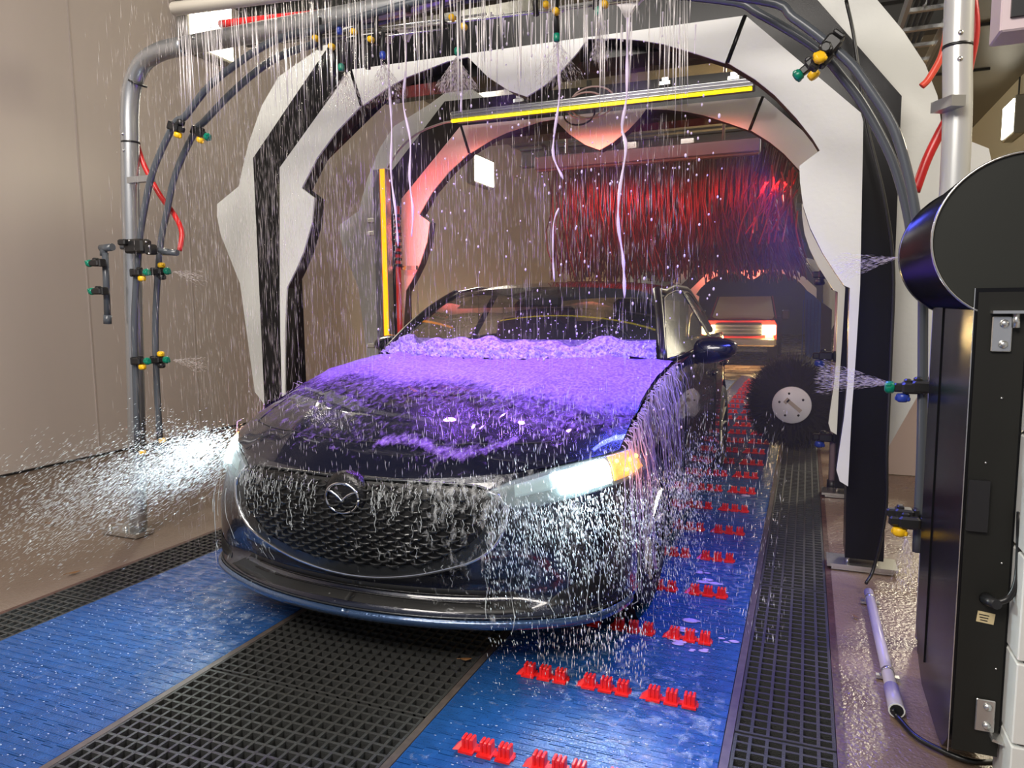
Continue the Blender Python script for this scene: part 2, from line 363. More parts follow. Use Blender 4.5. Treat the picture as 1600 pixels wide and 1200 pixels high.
def arch(dy, dz, label, third=False):
    r = empty('wash_arch', label, 'arch', (-1.35, AY + dy, dz))
    mv = lambda P: [Vector((p.x, p.y + dy, p.z + dz)) for p in P]
    for k, poly in FRONT.items():
        P = [at(x, y, AY) for x, y in poly]
        c = sum(P, Vector()) / len(P)
        if k == 'top': P = [Vector((p.x + (.012 if p.x < -2 else -.012 if p.x > -.6 else 0), p.y, p.z)) for p in P]
        part(MB().prism(mv(P), (0, .012, 0)), 'front_panel', M_white, r)
    loop = FRONT['left'][::-1][:-1] if False else None
    # black backing panel behind the white one
    for k, poly in FRONT.items():
        P = [at(x, y, AY) + Vector((0, .013, 0)) for x, y in poly]
        part(MB().prism(mv(P), (0, .085, 0)), 'backing_panel', M_backing, r)
    for (u, v) in (((547,109),(564,165)), ((1165,24),(1137,98))):
        a = at(*u, AY); c = at(*v, AY); part(MB().tube(mv([a + Vector((0, .004, 0)), c + Vector((0, .004, 0))]), .010, 6), 'joint_strip', M_black_gloss, r)
    # box frame
    Y1 = AY + .10; Q = lambda x, y: at(x, y, Y1)
    ol = Q(396, 260).x; orr = Q(1402, 215).x; z0 = .07
    outer = [Vector((ol, Y1, z0)), Vector((ol, Y1, Q(394,247).z)), Q(520, 62), Q(1238, -45), Q(1409,150), Vector((orr + .01, Y1, Q(1405,221).z)), Vector((orr + .025, Y1, z0))]
    il = ol + .17; ir = orr - .17
    inner = [Vector((ir + .035, Y1, z0)), Vector((ir, Y1, 1.98)), Vector((-.32, Y1, 2.44)), Vector((-2.30, Y1, 2.44)), Vector((il, Y1, 1.98)), Vector((il, Y1, z0))]
    part(MB().prism(mv(outer + inner), (0, .20, 0)), 'box_frame', M_black_gloss, r)
    for x in (il - .085, ir + .11):
        part(MB().box(Vector((x, Y1 + .1 + dy, .022 + dz)), (.30, .16, .014)), 'base_plate', M_steel, r)
        bb = MB()
        for q in (-.06, .06): bb.tube([(x + q, Y1 + .05 + dy, .028 + dz), (x + q, Y1 + .05 + dy, .075 + dz)], .009, 6)
        part(bb, 'levelling_bolt', M_steel, r)
        part(MB().box(Vector((x, Y1 + .1 + dy, dz + .0075)), (.26, .14, .015)), 'shim', M_steel, r)
    for poly in (FINL, FINR):
        P = [at(x, y, AY + .31) for x, y in poly]
        part(MB().prism(mv(P), (0, .015, 0)), 'rear_fin_panel', M_white, r)
    return r
arch(0, 0, 'nearest white-panelled arch on black posts, over the bonnet of the dark car')
arch(1.37, 0, 'second white-panelled arch glowing pink, behind the yellow light bar')
arch(16.0, -.45, 'farthest small white-panelled arch, above the truck')

# ------------------------------------------------------------------ nozzles
def nozzle(parent, p, d=(1, 0, 0), caps=('y', 'g'), s=1.0, down=False):
    p = Vector(p); d = Vector(d).normalized(); up = Vector((0, 0, 1)) if abs(d.z) < .7 else Vector((0, 1, 0)); side = d.cross(up).normalized(); up = side.cross(d)
    L = parent
    off = Vector((0, 0, 0))
    while L is not None: off += L.location; L = L.parent
    q = p - off
    b = MB(); M = Matrix((d, side, up)).transposed()
    b.box(q, (.055 * s, .05 * s, .034 * s), M, .006 * s); b.box(q + d * .035 * s, (.03 * s, .028 * s, .026 * s), M, .005 * s)
    b.box(q - d * .034 * s, (.014 * s, .04 * s, .04 * s), M, .004 * s); b.box(q + d * .01 * s + up * .012 * s, (.02 * s, .03 * s, .03 * s), M, .004 * s)
    o = b.build('nozzle_body', M_black, parent)
    for i, c in enumerate(caps):
        m = {'y': M_yellow, 'g': M_green, 'b': M_bluecap, 'k': M_black}[c]
        dr = d if c == 'g' else (-up if (i % 2 == 0) else up)
        ce = q + dr * (.058 if c == 'g' else .030) * s + (Vector((0, 0, 0)) if c == 'g' else d * .022 * s - side * 0)
        bb = MB(); ax = dr
        pts = [ce - ax * .012 * s, ce - ax * .008 * s, ce + ax * .008 * s, ce + ax * .014 * s]
        bb.tube(pts, [.015 * s, .019 * s, .019 * s, .012 * s], 8)
        a2 = ax.cross(Vector((.3, .5, .81))).normalized(); bb.box(ce + ax * .004 * s, (.044 * s, .012 * s, .014 * s), Matrix((a2, ax.cross(a2), ax)).transposed(), .003 * s)
        bb.build('nozzle_cap', m, o)
    return o

# ------------------------------------------------------------------ grey pipe gantry in front, with its two PVC hoops
PY = 2.85
g = empty('pipe_gantry', 'big grey metal pipe gantry spanning in front of the arches, bolted to the left floor', 'gantry', (-3.3, PY, 0))
lp = [(217,835),(213,640),(209,480),(206,380),(204,300),(203,222),(203,170),(208,130),(224,98),(252,80),(292,71)]
P = [at(x, y, PY) for x, y in lp]; P[0].z = .01
part(MB().tube(curve(P, 5), .0445, 16), 'upright_pipe', M_alu, g)
tp = [at(292,71,PY), at(480,36,PY), at(640,6,PY), Vector((-1.35, PY, 2.55)), Vector((-.35, PY, 2.575))]
zt = tp[1].z
part(MB().tube(tp, .0445, 16), 'cross_pipe', M_alu, g)
PR = 2.92
rp = [Vector((-.35, PY, 2.575)), Vector((.05, PY + .02, 2.56)), Vector((.33, PY + .04, 2.50)), Vector((.435, PR, 2.36)), at(1499, 0, PR), at(1496, 90, PR), at(1494, 232, PR)]
rp.append(Vector((rp[-1].x, PR, 1.0))); rp.append(Vector((rp[-1].x, PR, .02)))
part(MB().tube(curve(rp, 5), .0445, 16), 'upright_pipe', mat('pale_pipe', (.55, .56, .55), .3, metal=.3), g, 'pale grey upright pipe on the right')
for (x, y, Yq) in ((291,71,PY),(204,223,PY),(215,130,PY)):
    p = at(x, y, Yq)
    t = Vector((1, 0, .12)) if x == 291 else Vector((0, 0, 1)) if x == 204 else Vector((.5, 0, 1))
    part(MB().tube([p - t * .004, p + t * .004], .0462, 16), 'joint_ring', M_black, g)
p = at(1496, 73, PR); part(MB().tube([p - Vector((0, 0, .005)), p + Vector((0, 0, .005))], .0462, 16), 'joint_ring', M_black, g)
for (x, y, Yq) in ((192,209,PY),(193,235,PY),(280,62,PY),(302,59,PY),(1501,51,PR),(1500,92,PR)):
    p = at(x, y, Yq - .043); part(MB().sphere(p, .009, 8, 6), 'bolt_head', M_steel, g)
p = P[0]
part(MB().box((p.x - .08, p.y + .0, .012), (.26, .12, .022)), 'base_plate', M_steel, g)
part(MB().prism([(p.x, p.y, .02), (p.x - .13, p.y, .02), (p.x - .02, p.y, .22), (p.x, p.y, .22)], (0, .008, 0)), 'gusset', M_steel, g)
for q in (-.18, -.06): part(MB().tube([(p.x + q, p.y - .03, .02), (p.x + q, p.y - .03, .05)], .010, 6), 'bolt', M_steel, g)
p = at(213, 281, PY - .06); part(MB().box(p + Vector((.03, 0, 0)), (.16, .03, .03)), 'clamp_bar', M_alu, g)
p = at(1481, 163, PR - .06); part(MB().box(p, (.05, .10, .035), Matrix.Rotation(.5, 3, 'Z')), 'clamp_bar', M_alu, g)

tube_o = [(215,697),(212,600),(210,500),(217,390),(225,330),(240,265),(272,195),(289,182),(327,134),(374,97),(419,68),(463,52),(500,46)]
tube_i = [(250,690),(245,600),(243,500),(250,390),(260,335),(275,270),(305,205),(319,190),(358,149),(405,108),(444,85),(500,66)]
tube_or = [(1187,0),(1240,28),(1292,67),(1330,100),(1356,135),(1394,195),(1416,262),(1430,330),(1441,410),(1442,520),(1440,700),(1433,862)]
tube_ir = [(1127,0),(1187,22),(1274,75),(1319,124),(1352,169),(1390,240),(1409,296),(1420,345),(1428,400)]
def hoop(left, right, Ya, Yb, label, midz, zend):
    a = [at(x, y, Ya) for x, y in left]; c = [at(x, y, Yb) for x, y in right]
    mid = [a[-1].lerp(c[0], .33), a[-1].lerp(c[0], .66)]
    for q in mid: q.z += midz
    low = []
    r = empty('spray_hoop', label, 'spray hoop', (a[0].x, Ya, 0))
    part(MB().tube(curve(a + mid + c + low, 5), .0165, 12), 'hoop_pipe', M_pvc, r); return r, a
ho, _ = hoop(tube_o, tube_or, 2.76, 2.86, 'outer dark grey plastic pipe hoop with yellow nozzle caps', .10, .35)
hi, _ = hoop(tube_i, tube_ir, 2.86, 2.98, 'inner dark grey plastic pipe hoop with green nozzle caps', .10, .30)
for (x, y, c, d) in ((275,199,('y','k'),(1,0,-.4)),(216,426,('y','g'),(1,0,0)),(217,564,('y','g'),(1,0,0)),(216,700,('y',),(1,0,.3))):
    nozzle(ho, at(x, y, 2.74), d, c, 1.0)
for (x, y, c, d) in ((311,207,('y','g'),(1,0,-.5)),(248,424,('k','y','g'),(1,0,0)),(247,562,('k','y','g'),(1,0,0)),(251,698,('k','y'),(1,0,.2))):
    nozzle(hi, at(x, y, 2.84), d, c, 1.0)
for (x, y, c, d) in ((1298,70,('k',),(-.6,0,-.7)),(1285,90,('y',),(-.6,-.3,-.7))): nozzle(ho, at(x, y, 2.84), d, c, 1.1)
for (x, y, c, d) in ((1272,98,('y','g'),(-.7,0,-.5)),): nozzle(hi, at(x, y, 2.94), d, c, 1.1)
lr = ho
nozzle(lr, at(1424, 606, 2.84), (-1, 0, 0), ('b', 'g'), 1.15); nozzle(lr, at(1440, 604, 2.84), (-1, 0, 0), (), 1.2)
nozzle(lr, at(1412, 802, 2.84), (-1, 0, 0), ('k',), 1.1); nozzle(lr, at(1420, 815, 2.82), (-1, 0, 0), ('y',), 1.25)

# overhead nozzle drops hanging on the hoops, black bodies with caps
ov = empty('nozzle_manifold', 'cluster of black hanging nozzles with yellow caps under the gantry pipe', 'nozzles', (-1.7, 2.78, 2.4))
for (x, y0, y1) in ((500,28,78),(561,25,68),(521,60,118),(536,62,98),(575,72,108),(588,18,70),(599,50,92),(638,-8,20),(692,0,46),(717,5,72),(838,-10,24),(870,-8,52),(931,-12,14),(938,-12,22)):
    part(MB().tube([at(x, y0, 2.78), at(x + rnd.uniform(-2, 2), (y0 + y1) / 2, 2.78), at(x, y1, 2.78)], [.009, .011, .012], 8), 'nozzle_drop', M_black, ov)
for (x, y, c) in ((494,60,'y'),(519,73,'y'),(553,50,'y'),(580,62,'y'),(707,28,'y'),(725,42,'y'),(854,8,'y'),(869,18,'y'),(945,7,'y'),(530,48,'b'),(533,105,'g'),(598,86,'b'),(715,80,'g'),(870,58,'g'),(935,17,'g')):
    q = at(x, y, 2.755); m = {'y': M_yellow, 'g': M_green, 'b': M_bluecap}[c]
    part(MB().lathe(q, [(0, -.016), (.011, -.016), (.0135, -.008), (.0135, .008), (.009, .014), (0, .014)], 10, 'Y' if c == 'y' else 'Z'), 'nozzle_cap', m, ov)
# black bars of the manifold
for (a, c, r0, m) in (((440,66),(1000,0),.006,M_steel),((480,58),(760,22),.005,M_steel),((500,70),(700,44),.004,M_steel)):
    part(MB().tube([at(*a, 2.80), at(*c, 2.80)], r0, 8), 'support_rod', m, ov)

# red hose over the cross pipe and down both sides
def hose(name, pts, r, m, label, cat='hose', n=10):
    o = MB().tube(curve(pts, 6), r, n).build(name, m); return tag(o, label, cat)
hose('red_hose', [at(345,38,2.93), at(430,29,2.93), at(500,22,2.93), at(570,10,2.93), at(650,-6,2.93), at(760,-25,2.93)], .020, M_red, 'thick red hose lying along the top of the grey cross pipe')
hose('red_hose', [at(214,225,2.90), at(226,260,2.90), at(250,305,2.90), at(272,335,2.90), at(284,362,2.88), at(281,392,2.86)], .0135, M_red, 'red hose curling down beside the left grey upright')
hose('red_hose', [at(1515,-30,3.0), at(1523,40,3.0), at(1515,95,3.0), at(1500,150,3.02), at(1470,205,3.02), at(1448,250,3.02), at(1430,300,3.02)], .0165, M_red, 'red hose slanting behind the right pale pipe to the black dome')
hose('red_hose', [at(1482,-20,3.3), at(1480,40,3.3), at(1472,85,3.3), at(1452,122,3.3), at(1440,135,3.3)], .013, mat('red_hose_bright', (.8, .09, .05), .3), 'bright red hose loop against the ladder tray')

# left drop arm with two green nozzles
la = empty('side_nozzle_arm', 'dark grey elbow pipe arm with two green nozzles, clamped to the left upright', 'pipe', at(215,385,2.78))
part(MB().tube(curve([at(264,393,2.74), at(230,388,2.74), at(190,386,2.74)], 3), .013, 10), 'arm_pipe', M_pvc, la)
part(MB().tube([at(176,386,2.74), at(158,388,2.74), at(162,390,2.74), at(162,400,2.74)], .019, 10), 'elbow', M_pvc, la)
part(MB().tube([at(164,395,2.74), at(166,440,2.74), at(168,498,2.74)], .0165, 10), 'drop_pipe', M_pvc, la)
part(MB().tube([at(168,492,2.74), at(168,506,2.74)], .0205, 10), 'end_cap', M_pvc, la)
part(MB().box(at(215,385,2.73), (.13, .07, .07), None, .01).box(at(196,379,2.70), (.05, .06, .03), None, .006).box(at(236,390,2.70), (.04, .05, .05), None, .006), 'pipe_clamp', M_black, la)
for x, y in ((202,376),(228,378),(233,385),(233,396)): part(MB().sphere(at(x, y, 2.66), .006, 6, 4), 'clamp_bolt', M_steel, la)
part(MB().tube([at(254,394,2.74), at(277,395,2.74)], .015, 10), 'hose_coupling', M_pvc, la)
for (x, y) in ((152,411),(156,455)):
    nozzle(la, at(x, y, 2.70), (-1, 0, 0), ('g',), 1.0)
# ------------------------------------------------------------------ LED bars between the arches
LY = 4.60
r = empty('led_light_bar', 'long aluminium light bar with a glowing yellow strip under its front edge', 'light bar', (-1.3, LY, 2.4))
a = at(704,188,LY); c = at(1178,136,LY); d = (c - a).normalized(); n = Vector((0, 1, 0)); up = d.cross(n) * -1
up = Vector((0, 0, 1)); M = Matrix((d, n, d.cross(n))).transposed(); L = (c - a).length; m_ = (a + c) / 2
part(MB().box(m_ + Vector((0, .06, .03)), (L, .13, .055), M, .006), 'housing', M_aludk, r)
for q in (-.02, 0.0, .018): part(MB().box(m_ + Vector((0, -.007, .03 + q)), (L - .01, .006, .004), M), 'cooling_fin', M_alu, r)
part(MB().box(m_ + Vector((0, -.004, -.008)), (L - .02, .022, .016), M), 'led_strip', M_led_y, r)
for x, y in ((812,158),(1040,131),(1147,123)):
    p = at(x, y, LY + .05); part(MB().box(p, (.07, .05, .03), None, .005).box(p + Vector((0, 0, .02)), (.04, .03, .03)), 'mount_bracket', M_steel, r)
pp = [at(705,190,LY+.05), at(690,193,LY+.05), at(655,207,LY+.03), at(625,232,LY), at(606,262,LY)]
o = MB().tube(curve(pp, 5), .008, 8).build('supply_cable', mat('pale_cable', (.5, .42, .40), .4)); tag(o, 'pale cable bending from the yellow bar down to the orange strip', 'cable')
for k, (x, y, rr) in enumerate(((915,165,.085),(925,160,.10),(905,178,.07))):
    b = MB(); cc = at(x, y, LY + .16); b.tube([cc + Vector((math.cos(t) * rr * 1.5, 0, math.sin(t) * rr)) for t in [i * 2 * PI / 24 for i in range(25)]], .006, 6)
    tag(b.build('cable_coil', M_cable if k == 2 else mat('pink_cable', (.55, .40, .38), .4)), ('smaller pale cable loop', 'larger pale cable loop', 'black cable loop')[k] + ' hanging behind the yellow light bar', 'cable')
r = empty('led_light_bar', 'upright light bar with a glowing orange strip left of the dark car', 'light bar', (-2.85, LY, .2))
a = at(597,264,LY); z1 = a.z
part(MB().box((a.x - .050, LY + .04, (z1 + .25) / 2 + .0), (.055, .10, z1 - .25), None, .006), 'housing', M_aludk, r)
part(MB().box((a.x - .0, LY + .01, (z1 + .30) / 2), (.040, .020, z1 - .30)), 'led_strip', M_led_o, r)
part(MB().box((a.x + .023, LY + .03, (z1 + .25) / 2), (.010, .06, z1 - .25)), 'side_trim', M_alu, r)
part(MB().box((a.x - .04, LY + .04, .02), (.18, .14, .03)).box((a.x - .04, LY + .08, .14), (.04, .04, .24)), 'foot', M_steel, r)
for y in (345, 365, 540): part(MB().box(at(582, y, LY + .02), (.07, .05, .035), None, .006), 'mount_bracket', M_steel, r)
# pipe next to it, the red light on it put into its colour
r = empty('spray_riser', 'red-lit vertical spray pipe between orange light strip and pink panel', 'pipe', (at(625,400,4.75).x, 4.75, 0))
px_ = at(622,400,4.75).x
part(MB().tube([(px_, 4.75, .02), (px_, 4.75, 1.98)], .020, 10), 'riser_pipe', M_red, r)
for i in range(9): part(MB().tube([(px_, 4.75, 1.92 - i * .045), (px_, 4.75, 1.90 - i * .045)], .030, 10), 'hose_rib', M_black, r)
part(MB().box((px_ + .06, 4.78, 1.53), (.16, .03, .03)), 'clamp_bar', M_steel, r)
# rear plain light bars
r = empty('led_light_bar', 'unlit aluminium light bar behind the second arch, above the red curtain', 'light bar', (-1.2, 6.1, 2.5))
a = at(838,252,6.1); c = at(1188,232,6.1); L = (c - a).length
part(MB().box((a + c) / 2, (L, .10, .11), None, .008), 'housing', M_aludk, r)
part(MB().box((a + c) / 2 + Vector((0, 0, -.062)), (L - .02, .06, .014)), 'lens_strip', M_frame, r)
for t in (.15, .85): part(MB().tube([a.lerp(c, t) + Vector((0, 0, .05)), Vector((a.lerp(c, t).x, 6.1, CEIL - .03))], .012, 6), 'hanger_rod', M_steel, r)
for t in (.45, .70): part(MB().box(a.lerp(c, t) + Vector((0, 0, .08)), (.10, .06, .05)), 'mount_bracket', M_steel, r)
# right-hand clear pipe on the second arch, pink light put into its colour
r = empty('spray_riser', 'pink-lit vertical spray pipe with three black nozzles, right of the round brush', 'pipe', (at(1303,600,5.2).x, 5.2, 0))
xx = at(1306,600,5.2).x
part(MB().tube([(xx, 5.2, .04), (xx, 5.2, at(1304,430,5.2).z + .1)], .024, 12), 'riser_pipe', mat('pink_lit_pipe', (.35, .25, .28), .2), r)
part(MB().tube([(xx, 5.2, .0), (xx, 5.2, .07)], .032, 12), 'foot_socket', M_black, r)
for y, c in ((429,('k',)),(556,('b',)),(683,('b',))): nozzle(r, at(1290, y, 5.17), (-1, 0, 0), c, 1.6)

# ------------------------------------------------------------------ red mitter curtain
r = empty('mitter_curtain', 'hanging curtain of dark red foam strips above and behind the dark car', 'brush curtain', (-1.25, 8, 2.7))
for k, y in enumerate((7.1, 7.5, 7.9, 8.3, 8.7)):
    part(MB().box((-1.25, y, 2.74), (2.5, .06, .06)), 'hanger_bar', M_black, r)
    b = MB()
    for i in range(150):
        x = -2.45 + 2.4 * i / 150 + rnd.uniform(-.01, .01); z = 2.72; L = rnd.uniform(1.06, 1.26); ph = rnd.uniform(0, 6); am = rnd.uniform(.004, .02)
        sw = .28 * max(0, (x + .9)) if x > -.9 else 0
        pts = [(x + am * math.sin(ph + q * 1.7) * q / 2 + sw * math.sin(q / 5 * PI) * -.4, y + am * math.cos(ph + q) , z - L * q / 6) for q in range(7)]
        b.tube(pts, .0065, 4, True)
    o = part(b, 'foam_strips', mat('mitter_red', (.11, .014, .014), .35, noise_s=5, noise_amt=.9), r); o['kind'] = 'stuff'
for x in (-2.5, .05): part(MB().box((x, 7.9, 2.86), (.06, 1.9, .06)).box((x, 7.1, 3.35), (.05, .05, 1.1)).box((x, 8.7, 3.35), (.05, .05, 1.1)), 'hanger_frame', M_black_matt, r)
# curly red strips at its right edge
b = MB()
for i in range(46):
    p = at(rnd.uniform(1175,1252), rnd.uniform(255,330), 6.9); q = p + Vector((rnd.uniform(-.15, .04), 0, -rnd.uniform(.15, .45))); m_ = p.lerp(q, .5) + Vector((rnd.uniform(-.05, .05), rnd.uniform(-.1, .1), 0))
    b.tube(curve([p, m_, q], 4), .008, 5)
tag(b.build('brush_fringe', mat('fringe_red', (.28, .02, .015), .3)), 'bright red curly foam strips at the right edge of the curtain', 'brush', kind='stuff')

# round side brush
def brush(name, c, rad, ln, hub, label, m, nb=2600, hubm=M_white):
    r = empty(name, label, 'brush', c)
    b = MB(); b.lathe(c, [(0, 0), (rad * .80, 0), (rad * .84, .05), (rad * .84, ln - .05), (rad * .80, ln), (0, ln)], 40, 'Y'); part(b, 'bristle_core', m, r)
    b = MB()
    for i in range(nb):
        a = rnd.uniform(0, 2 * PI); y = rnd.uniform(-.01, .16) if i % 2 else rnd.uniform(0, ln); r0 = rnd.uniform(hub, rad * .7); r1 = rad * rnd.uniform(.88, 1.03); t = .007
        ta = a + rnd.uniform(-.25, .25); yy = y + (rnd.uniform(-.03, .02) if y < .16 else 0)
        p = Vector((c[0] + r0 * math.cos(a), c[1] + y * .5 - .01, c[2] + r0 * math.sin(a))); q = Vector((c[0] + r1 * math.cos(ta), c[1] + yy, c[2] + r1 * math.sin(ta)))
        s = (q - p).cross(Vector((0, 1, 0))).normalized() * t
        b.add([p - s, p + s, q], [(0, 1, 2)])
    o = part(b, 'bristles', m, r); o['kind'] = 'stuff'
    part(MB().lathe(c, [(0, -.055), (hub - .004, -.055), (hub, -.05), (hub, -.03), (0, -.03)], 36, 'Y'), 'hub_disc', hubm, r)
    return r
br = brush('side_brush', (at(1237,636,6.5).x, 6.5, .395), .41, 1.2, .155, 'round black side brush with a white hub disc on the right grating', mat('bristle_black', (.009, .008, .007), .7, spec=.2), 2600, mat('hub_white', (.60, .64, .76), .4))
for a in (.5, 1.8, 2.9, 4.2, 5.3): part(MB().lathe((at(1237,636,6.5).x + .10 * math.cos(a), 6.5 - .058, .395 + .10 * math.sin(a)), [(0, 0), (.010, 0), (.010, .01)], 8, 'Y'), 'hub_bolt', M_black, br)
part(MB().box((at(1237,636,6.5).x + .02, 6.443, .39), (.14, .004, .03), Matrix.Rotation(.7, 3, 'Y')).box((at(1237,636,6.5).x - .04, 6.443, .43), (.03, .004, .05), Matrix.Rotation(.7, 3, 'Y')), 'hub_scuffs', mat('scuff', (.35, .32, .3), .6), br)
part(MB().box((.32, 6.9, .40), (.30, .10, .10)).box((.45, 6.9, .22), (.10, .12, .42)), 'brush_arm', M_black_matt, br)
# blue upright wrap brush, with grey guard
c = at(1270, 480, 8.2)
r = empty('wrap_brush', 'tall blue brush column beyond the round black brush', 'brush', (c.x, 8.2, 0))
P = [(at(x, y, 8.2)) for x, y in ((1258,452),(1272,462),(1284,474),(1283,560),(1262,560))]; P[3].z = .02; P[4].z = .02
part(MB().prism(P, (0, .5, 0)), 'brush_body', mat('brush_blue', (.008, .06, .24), .6, bump=.5, bump_s=50), r)
for i in range(6): part(MB().box((c.x - .09 + i * .036, 8.19, .65), (.010, .02, 1.25)), 'bristle_row', mat('brush_blue_d', (.005, .035, .16), .7), r)
r = MB(); P = [at(x, y, 7.6) for x, y in ((1284,472),(1300,484),(1300,560),(1284,560))]; P[2].z = .02; P[3].z = .02
tag(r.prism(P, (0, .25, 0)).build('machine_post', M_black_matt), 'dark machine post beside the blue brush column', 'post')

# ------------------------------------------------------------------ black housing at the right
HX, HY, HL = .47, 2.08, .66
r = empty('blower_housing', 'glossy black housing with a round drum head on a tall box column', 'machine', (HX, HY, .03))
cz = 1.40; R = .20
cx_ = at(1455,372,HY).x + R
part(MB().lathe((cx_, HY, cz), [(R - .004, 0), (R, .004), (R, HL - .06), (R + .006, HL - .055), (R + .006, HL), (0, HL)], 64, 'Y'), 'drum_shell', M_black_gloss, r)
part(MB().lathe((cx_, HY, cz), [(0, .006), (R - .006, .006)], 64, 'Y'), 'drum_face', mat('drum_face', (.022, .023, .019), .4, spec=.3), r)
part(MB().lathe((cx_, HY, cz), [(R - .005, .006), (R - .004, -.001), (R, -.001), (R + .001, .006)], 64, 'Y'), 'drum_rim', M_steel, r)
x0 = at(1515,600,HY).x; x1 = at(1592,600,HY).x
prof = [(HY, 1.28), (HY, .17), (HY + .02, .10), (HY + .08, .045), (HY + .16, .03), (HY + HL - .20, .03), (HY + HL - .11, .07), (HY + HL - .06, .17), (HY + HL - .06, 1.28)]
part(MB().prism([(x0, y, z) for y, z in prof], (x1 + .012 - x0, 0, 0)), 'column_shell', M_black_gloss, r)
part(MB().prism([(x0 - .004, y + .42, z) for y, z in [(HY, 1.26), (HY, .12), (HY + HL - .48 - .05, .09), (HY + HL - .48, .18), (HY + HL - .48, 1.26)]], (.004, 0, 0)), 'side_flange', M_black_gloss, r)
part(MB().box(((x0 + x1) / 2 + .006, HY - .003, .68), (x1 - x0 - .002, .005, 1.18)), 'front_plate', M_black_matt, r)
part(MB().box((x0 - .0005, HY - .001, .68), (.002, .003, 1.2)), 'edge_trim', M_steel, r)
part(MB().box(at(1528,790,HY-.012), (.045, .012, .13)), 'cable_cover', M_black, r)
for x, y in ((1565,622),(1540,723),(1565,880),(1556,1045)): part(MB().sphere(at(x, y, HY - .008), .003, 6, 4), 'rivet', M_steel, r)
p = at(1540,965,HY-.006); part(MB().box(p, (.038, .003, .028), Matrix.Rotation(.1, 3, 'Y')), 'rating_label', mat('label_cream', (.55, .45, .25), .5), r)
b = MB()
for i in range(3): b.box(p + Vector((-.004, -.0025, .007 - i * .007)), (.022 - i * .003, .001, .002), Matrix.Rotation(.1, 3, 'Y'))
part(b, 'label_print', M_black, r)
part(MB().tube([at(1540,935,HY-.006), at(1558,945,HY-.06)], [.016, .012], 10), 'cable_gland', M_black, r)
def lbracket(p, s, top):
    b = MB(); b.box(p, (.042, .006, .085), None, .002)
    if top: b.box(p + Vector((.06, -.0, .053)), (.17, .05, .007))
    else: b.box(p + Vector((.07, -.01, -.06)), (.12, .045, .007), Matrix.Rotation(.25, 3, 'Y'))
    part(b, 'angle_bracket', M_steel, r)
    for z in (.025, -.025): part(MB().sphere(p + Vector((.004, -.006, z)), .010, 8, 5, (1, .6, 1)), 'bracket_bolt', M_steel, r)
lbracket(at(1565,522,HY-.012), 1, True); lbracket(at(1539,1118,HY-.012), 1, False)
part(MB().tube([at(1588,490,HY-.02), at(1588,512,HY-.02)], .008, 8), 'hex_bolt', M_steel, r)
# white column of stacked boards
for i in range(5):
    z0 = -.0 + i * .24; b = MB(); b.box((.665, 2.02, z0 + .12 - .0), (.26, .12, .236), None, .004)
cxl = at(1594,560,1.98).x + .035
r = empty('equipment_pillar', 'white panelled pillar at the right edge carrying the black housing', 'pillar', (cxl + .15, 2.0, 0))
z = 0.0
for i, hgt in enumerate((.18, .21, .26, .28, .27)):
    part(MB().box((cxl + .15, 2.06, z + hgt / 2), (.30, .16, hgt - .008), None, .003), 'pillar_board', M_white, r); z += hgt
part(MB().box((cxl + .155, 2.065, z / 2), (.28, .14, z)), 'pillar_core', M_black, r)
# cables here
hose('black_cable', [at(1555,942,HY-.05), at(1575,935,HY-.05), at(1587,915,HY-.05), at(1592,880,HY-.04), at(1594,800,HY-.03)], .008, M_cable, 'black cable looping from the housing gland to the white pillar')
cc = [fl(1394,1108,.03), fl(1404,1122,.012), fl(1430,1150,.01), fl(1470,1172,.01), fl(1520,1190,.01), fl(1570,1190,.01)]
hose('black_cable', cc, .008, M_cable, 'black cable running over the floor from the grey conduit end')
a = at(1381, 448, 3.40); 
hose('black_cable', [at(1322,0,3.42), at(1333,50,3.42), at(1341,105,3.42), at(1356,200,3.43), at(1382,310,3.43), at(1396,420,3.45), at(1392,560,3.45), at(1386,700,3.42), at(1384,800,3.42), at(1366,885,3.42), fl(1353,912,.04)], .007, M_cable, 'thin black cable hanging down along the near right black post')
# grey conduit on the floor
r = empty('conduit_pipe', 'pale grey conduit pipe lying on the wet floor beside the right grating', 'pipe', fl(1355,920,.02))
p0, p1 = fl(1357,925,.022), fl(1401,1110,.022)
d = (p1 - p0).normalized()
part(MB().tube([p0, p1 - d * .12], .0185, 14), 'pipe_body', mat('grey_conduit', (.42, .38, .42), .35), r)
b = MB(); q0 = p1 - d * .14; b.tube([q0, p1], .0225, 14); part(b, 'pipe_socket', mat('grey_conduit', (0, 0, 0)), r)
b = MB(); b.tube([p1, p1 + d * .003], .019, 14); part(b, 'pipe_mouth', M_black, r)
b = MB(); b.tube([p1 - d * .002, p1 + d * .002], .0235, 14); part(b, 'pipe_rim', M_white, r)
for t in (.08, .75):
    q = p0.lerp(p1, t); part(MB().tube([q - d * .008, q + d * .008], .021, 12).box(q + Vector((0, 0, -.015)), (.07, .02, .01)), 'pipe_clip', M_steel, r)
# panel board and right wall things
P = [fl(1384,744), fl(1434,746)]
tag(MB().box((.66, 5.85, .30), (.34, .03, .60)).build('splash_board', mat('board_pink', (.50, .42, .38), .5)), 'pinkish splash board standing behind the near right arch post', 'board')
tag(MB().box((1.5, 5.9, .45), (1.3, .03, .9)).build('splash_board', mat('board_pink', (0, 0, 0))), 'wide splash board at the right, mostly hidden by the black housing', 'board')

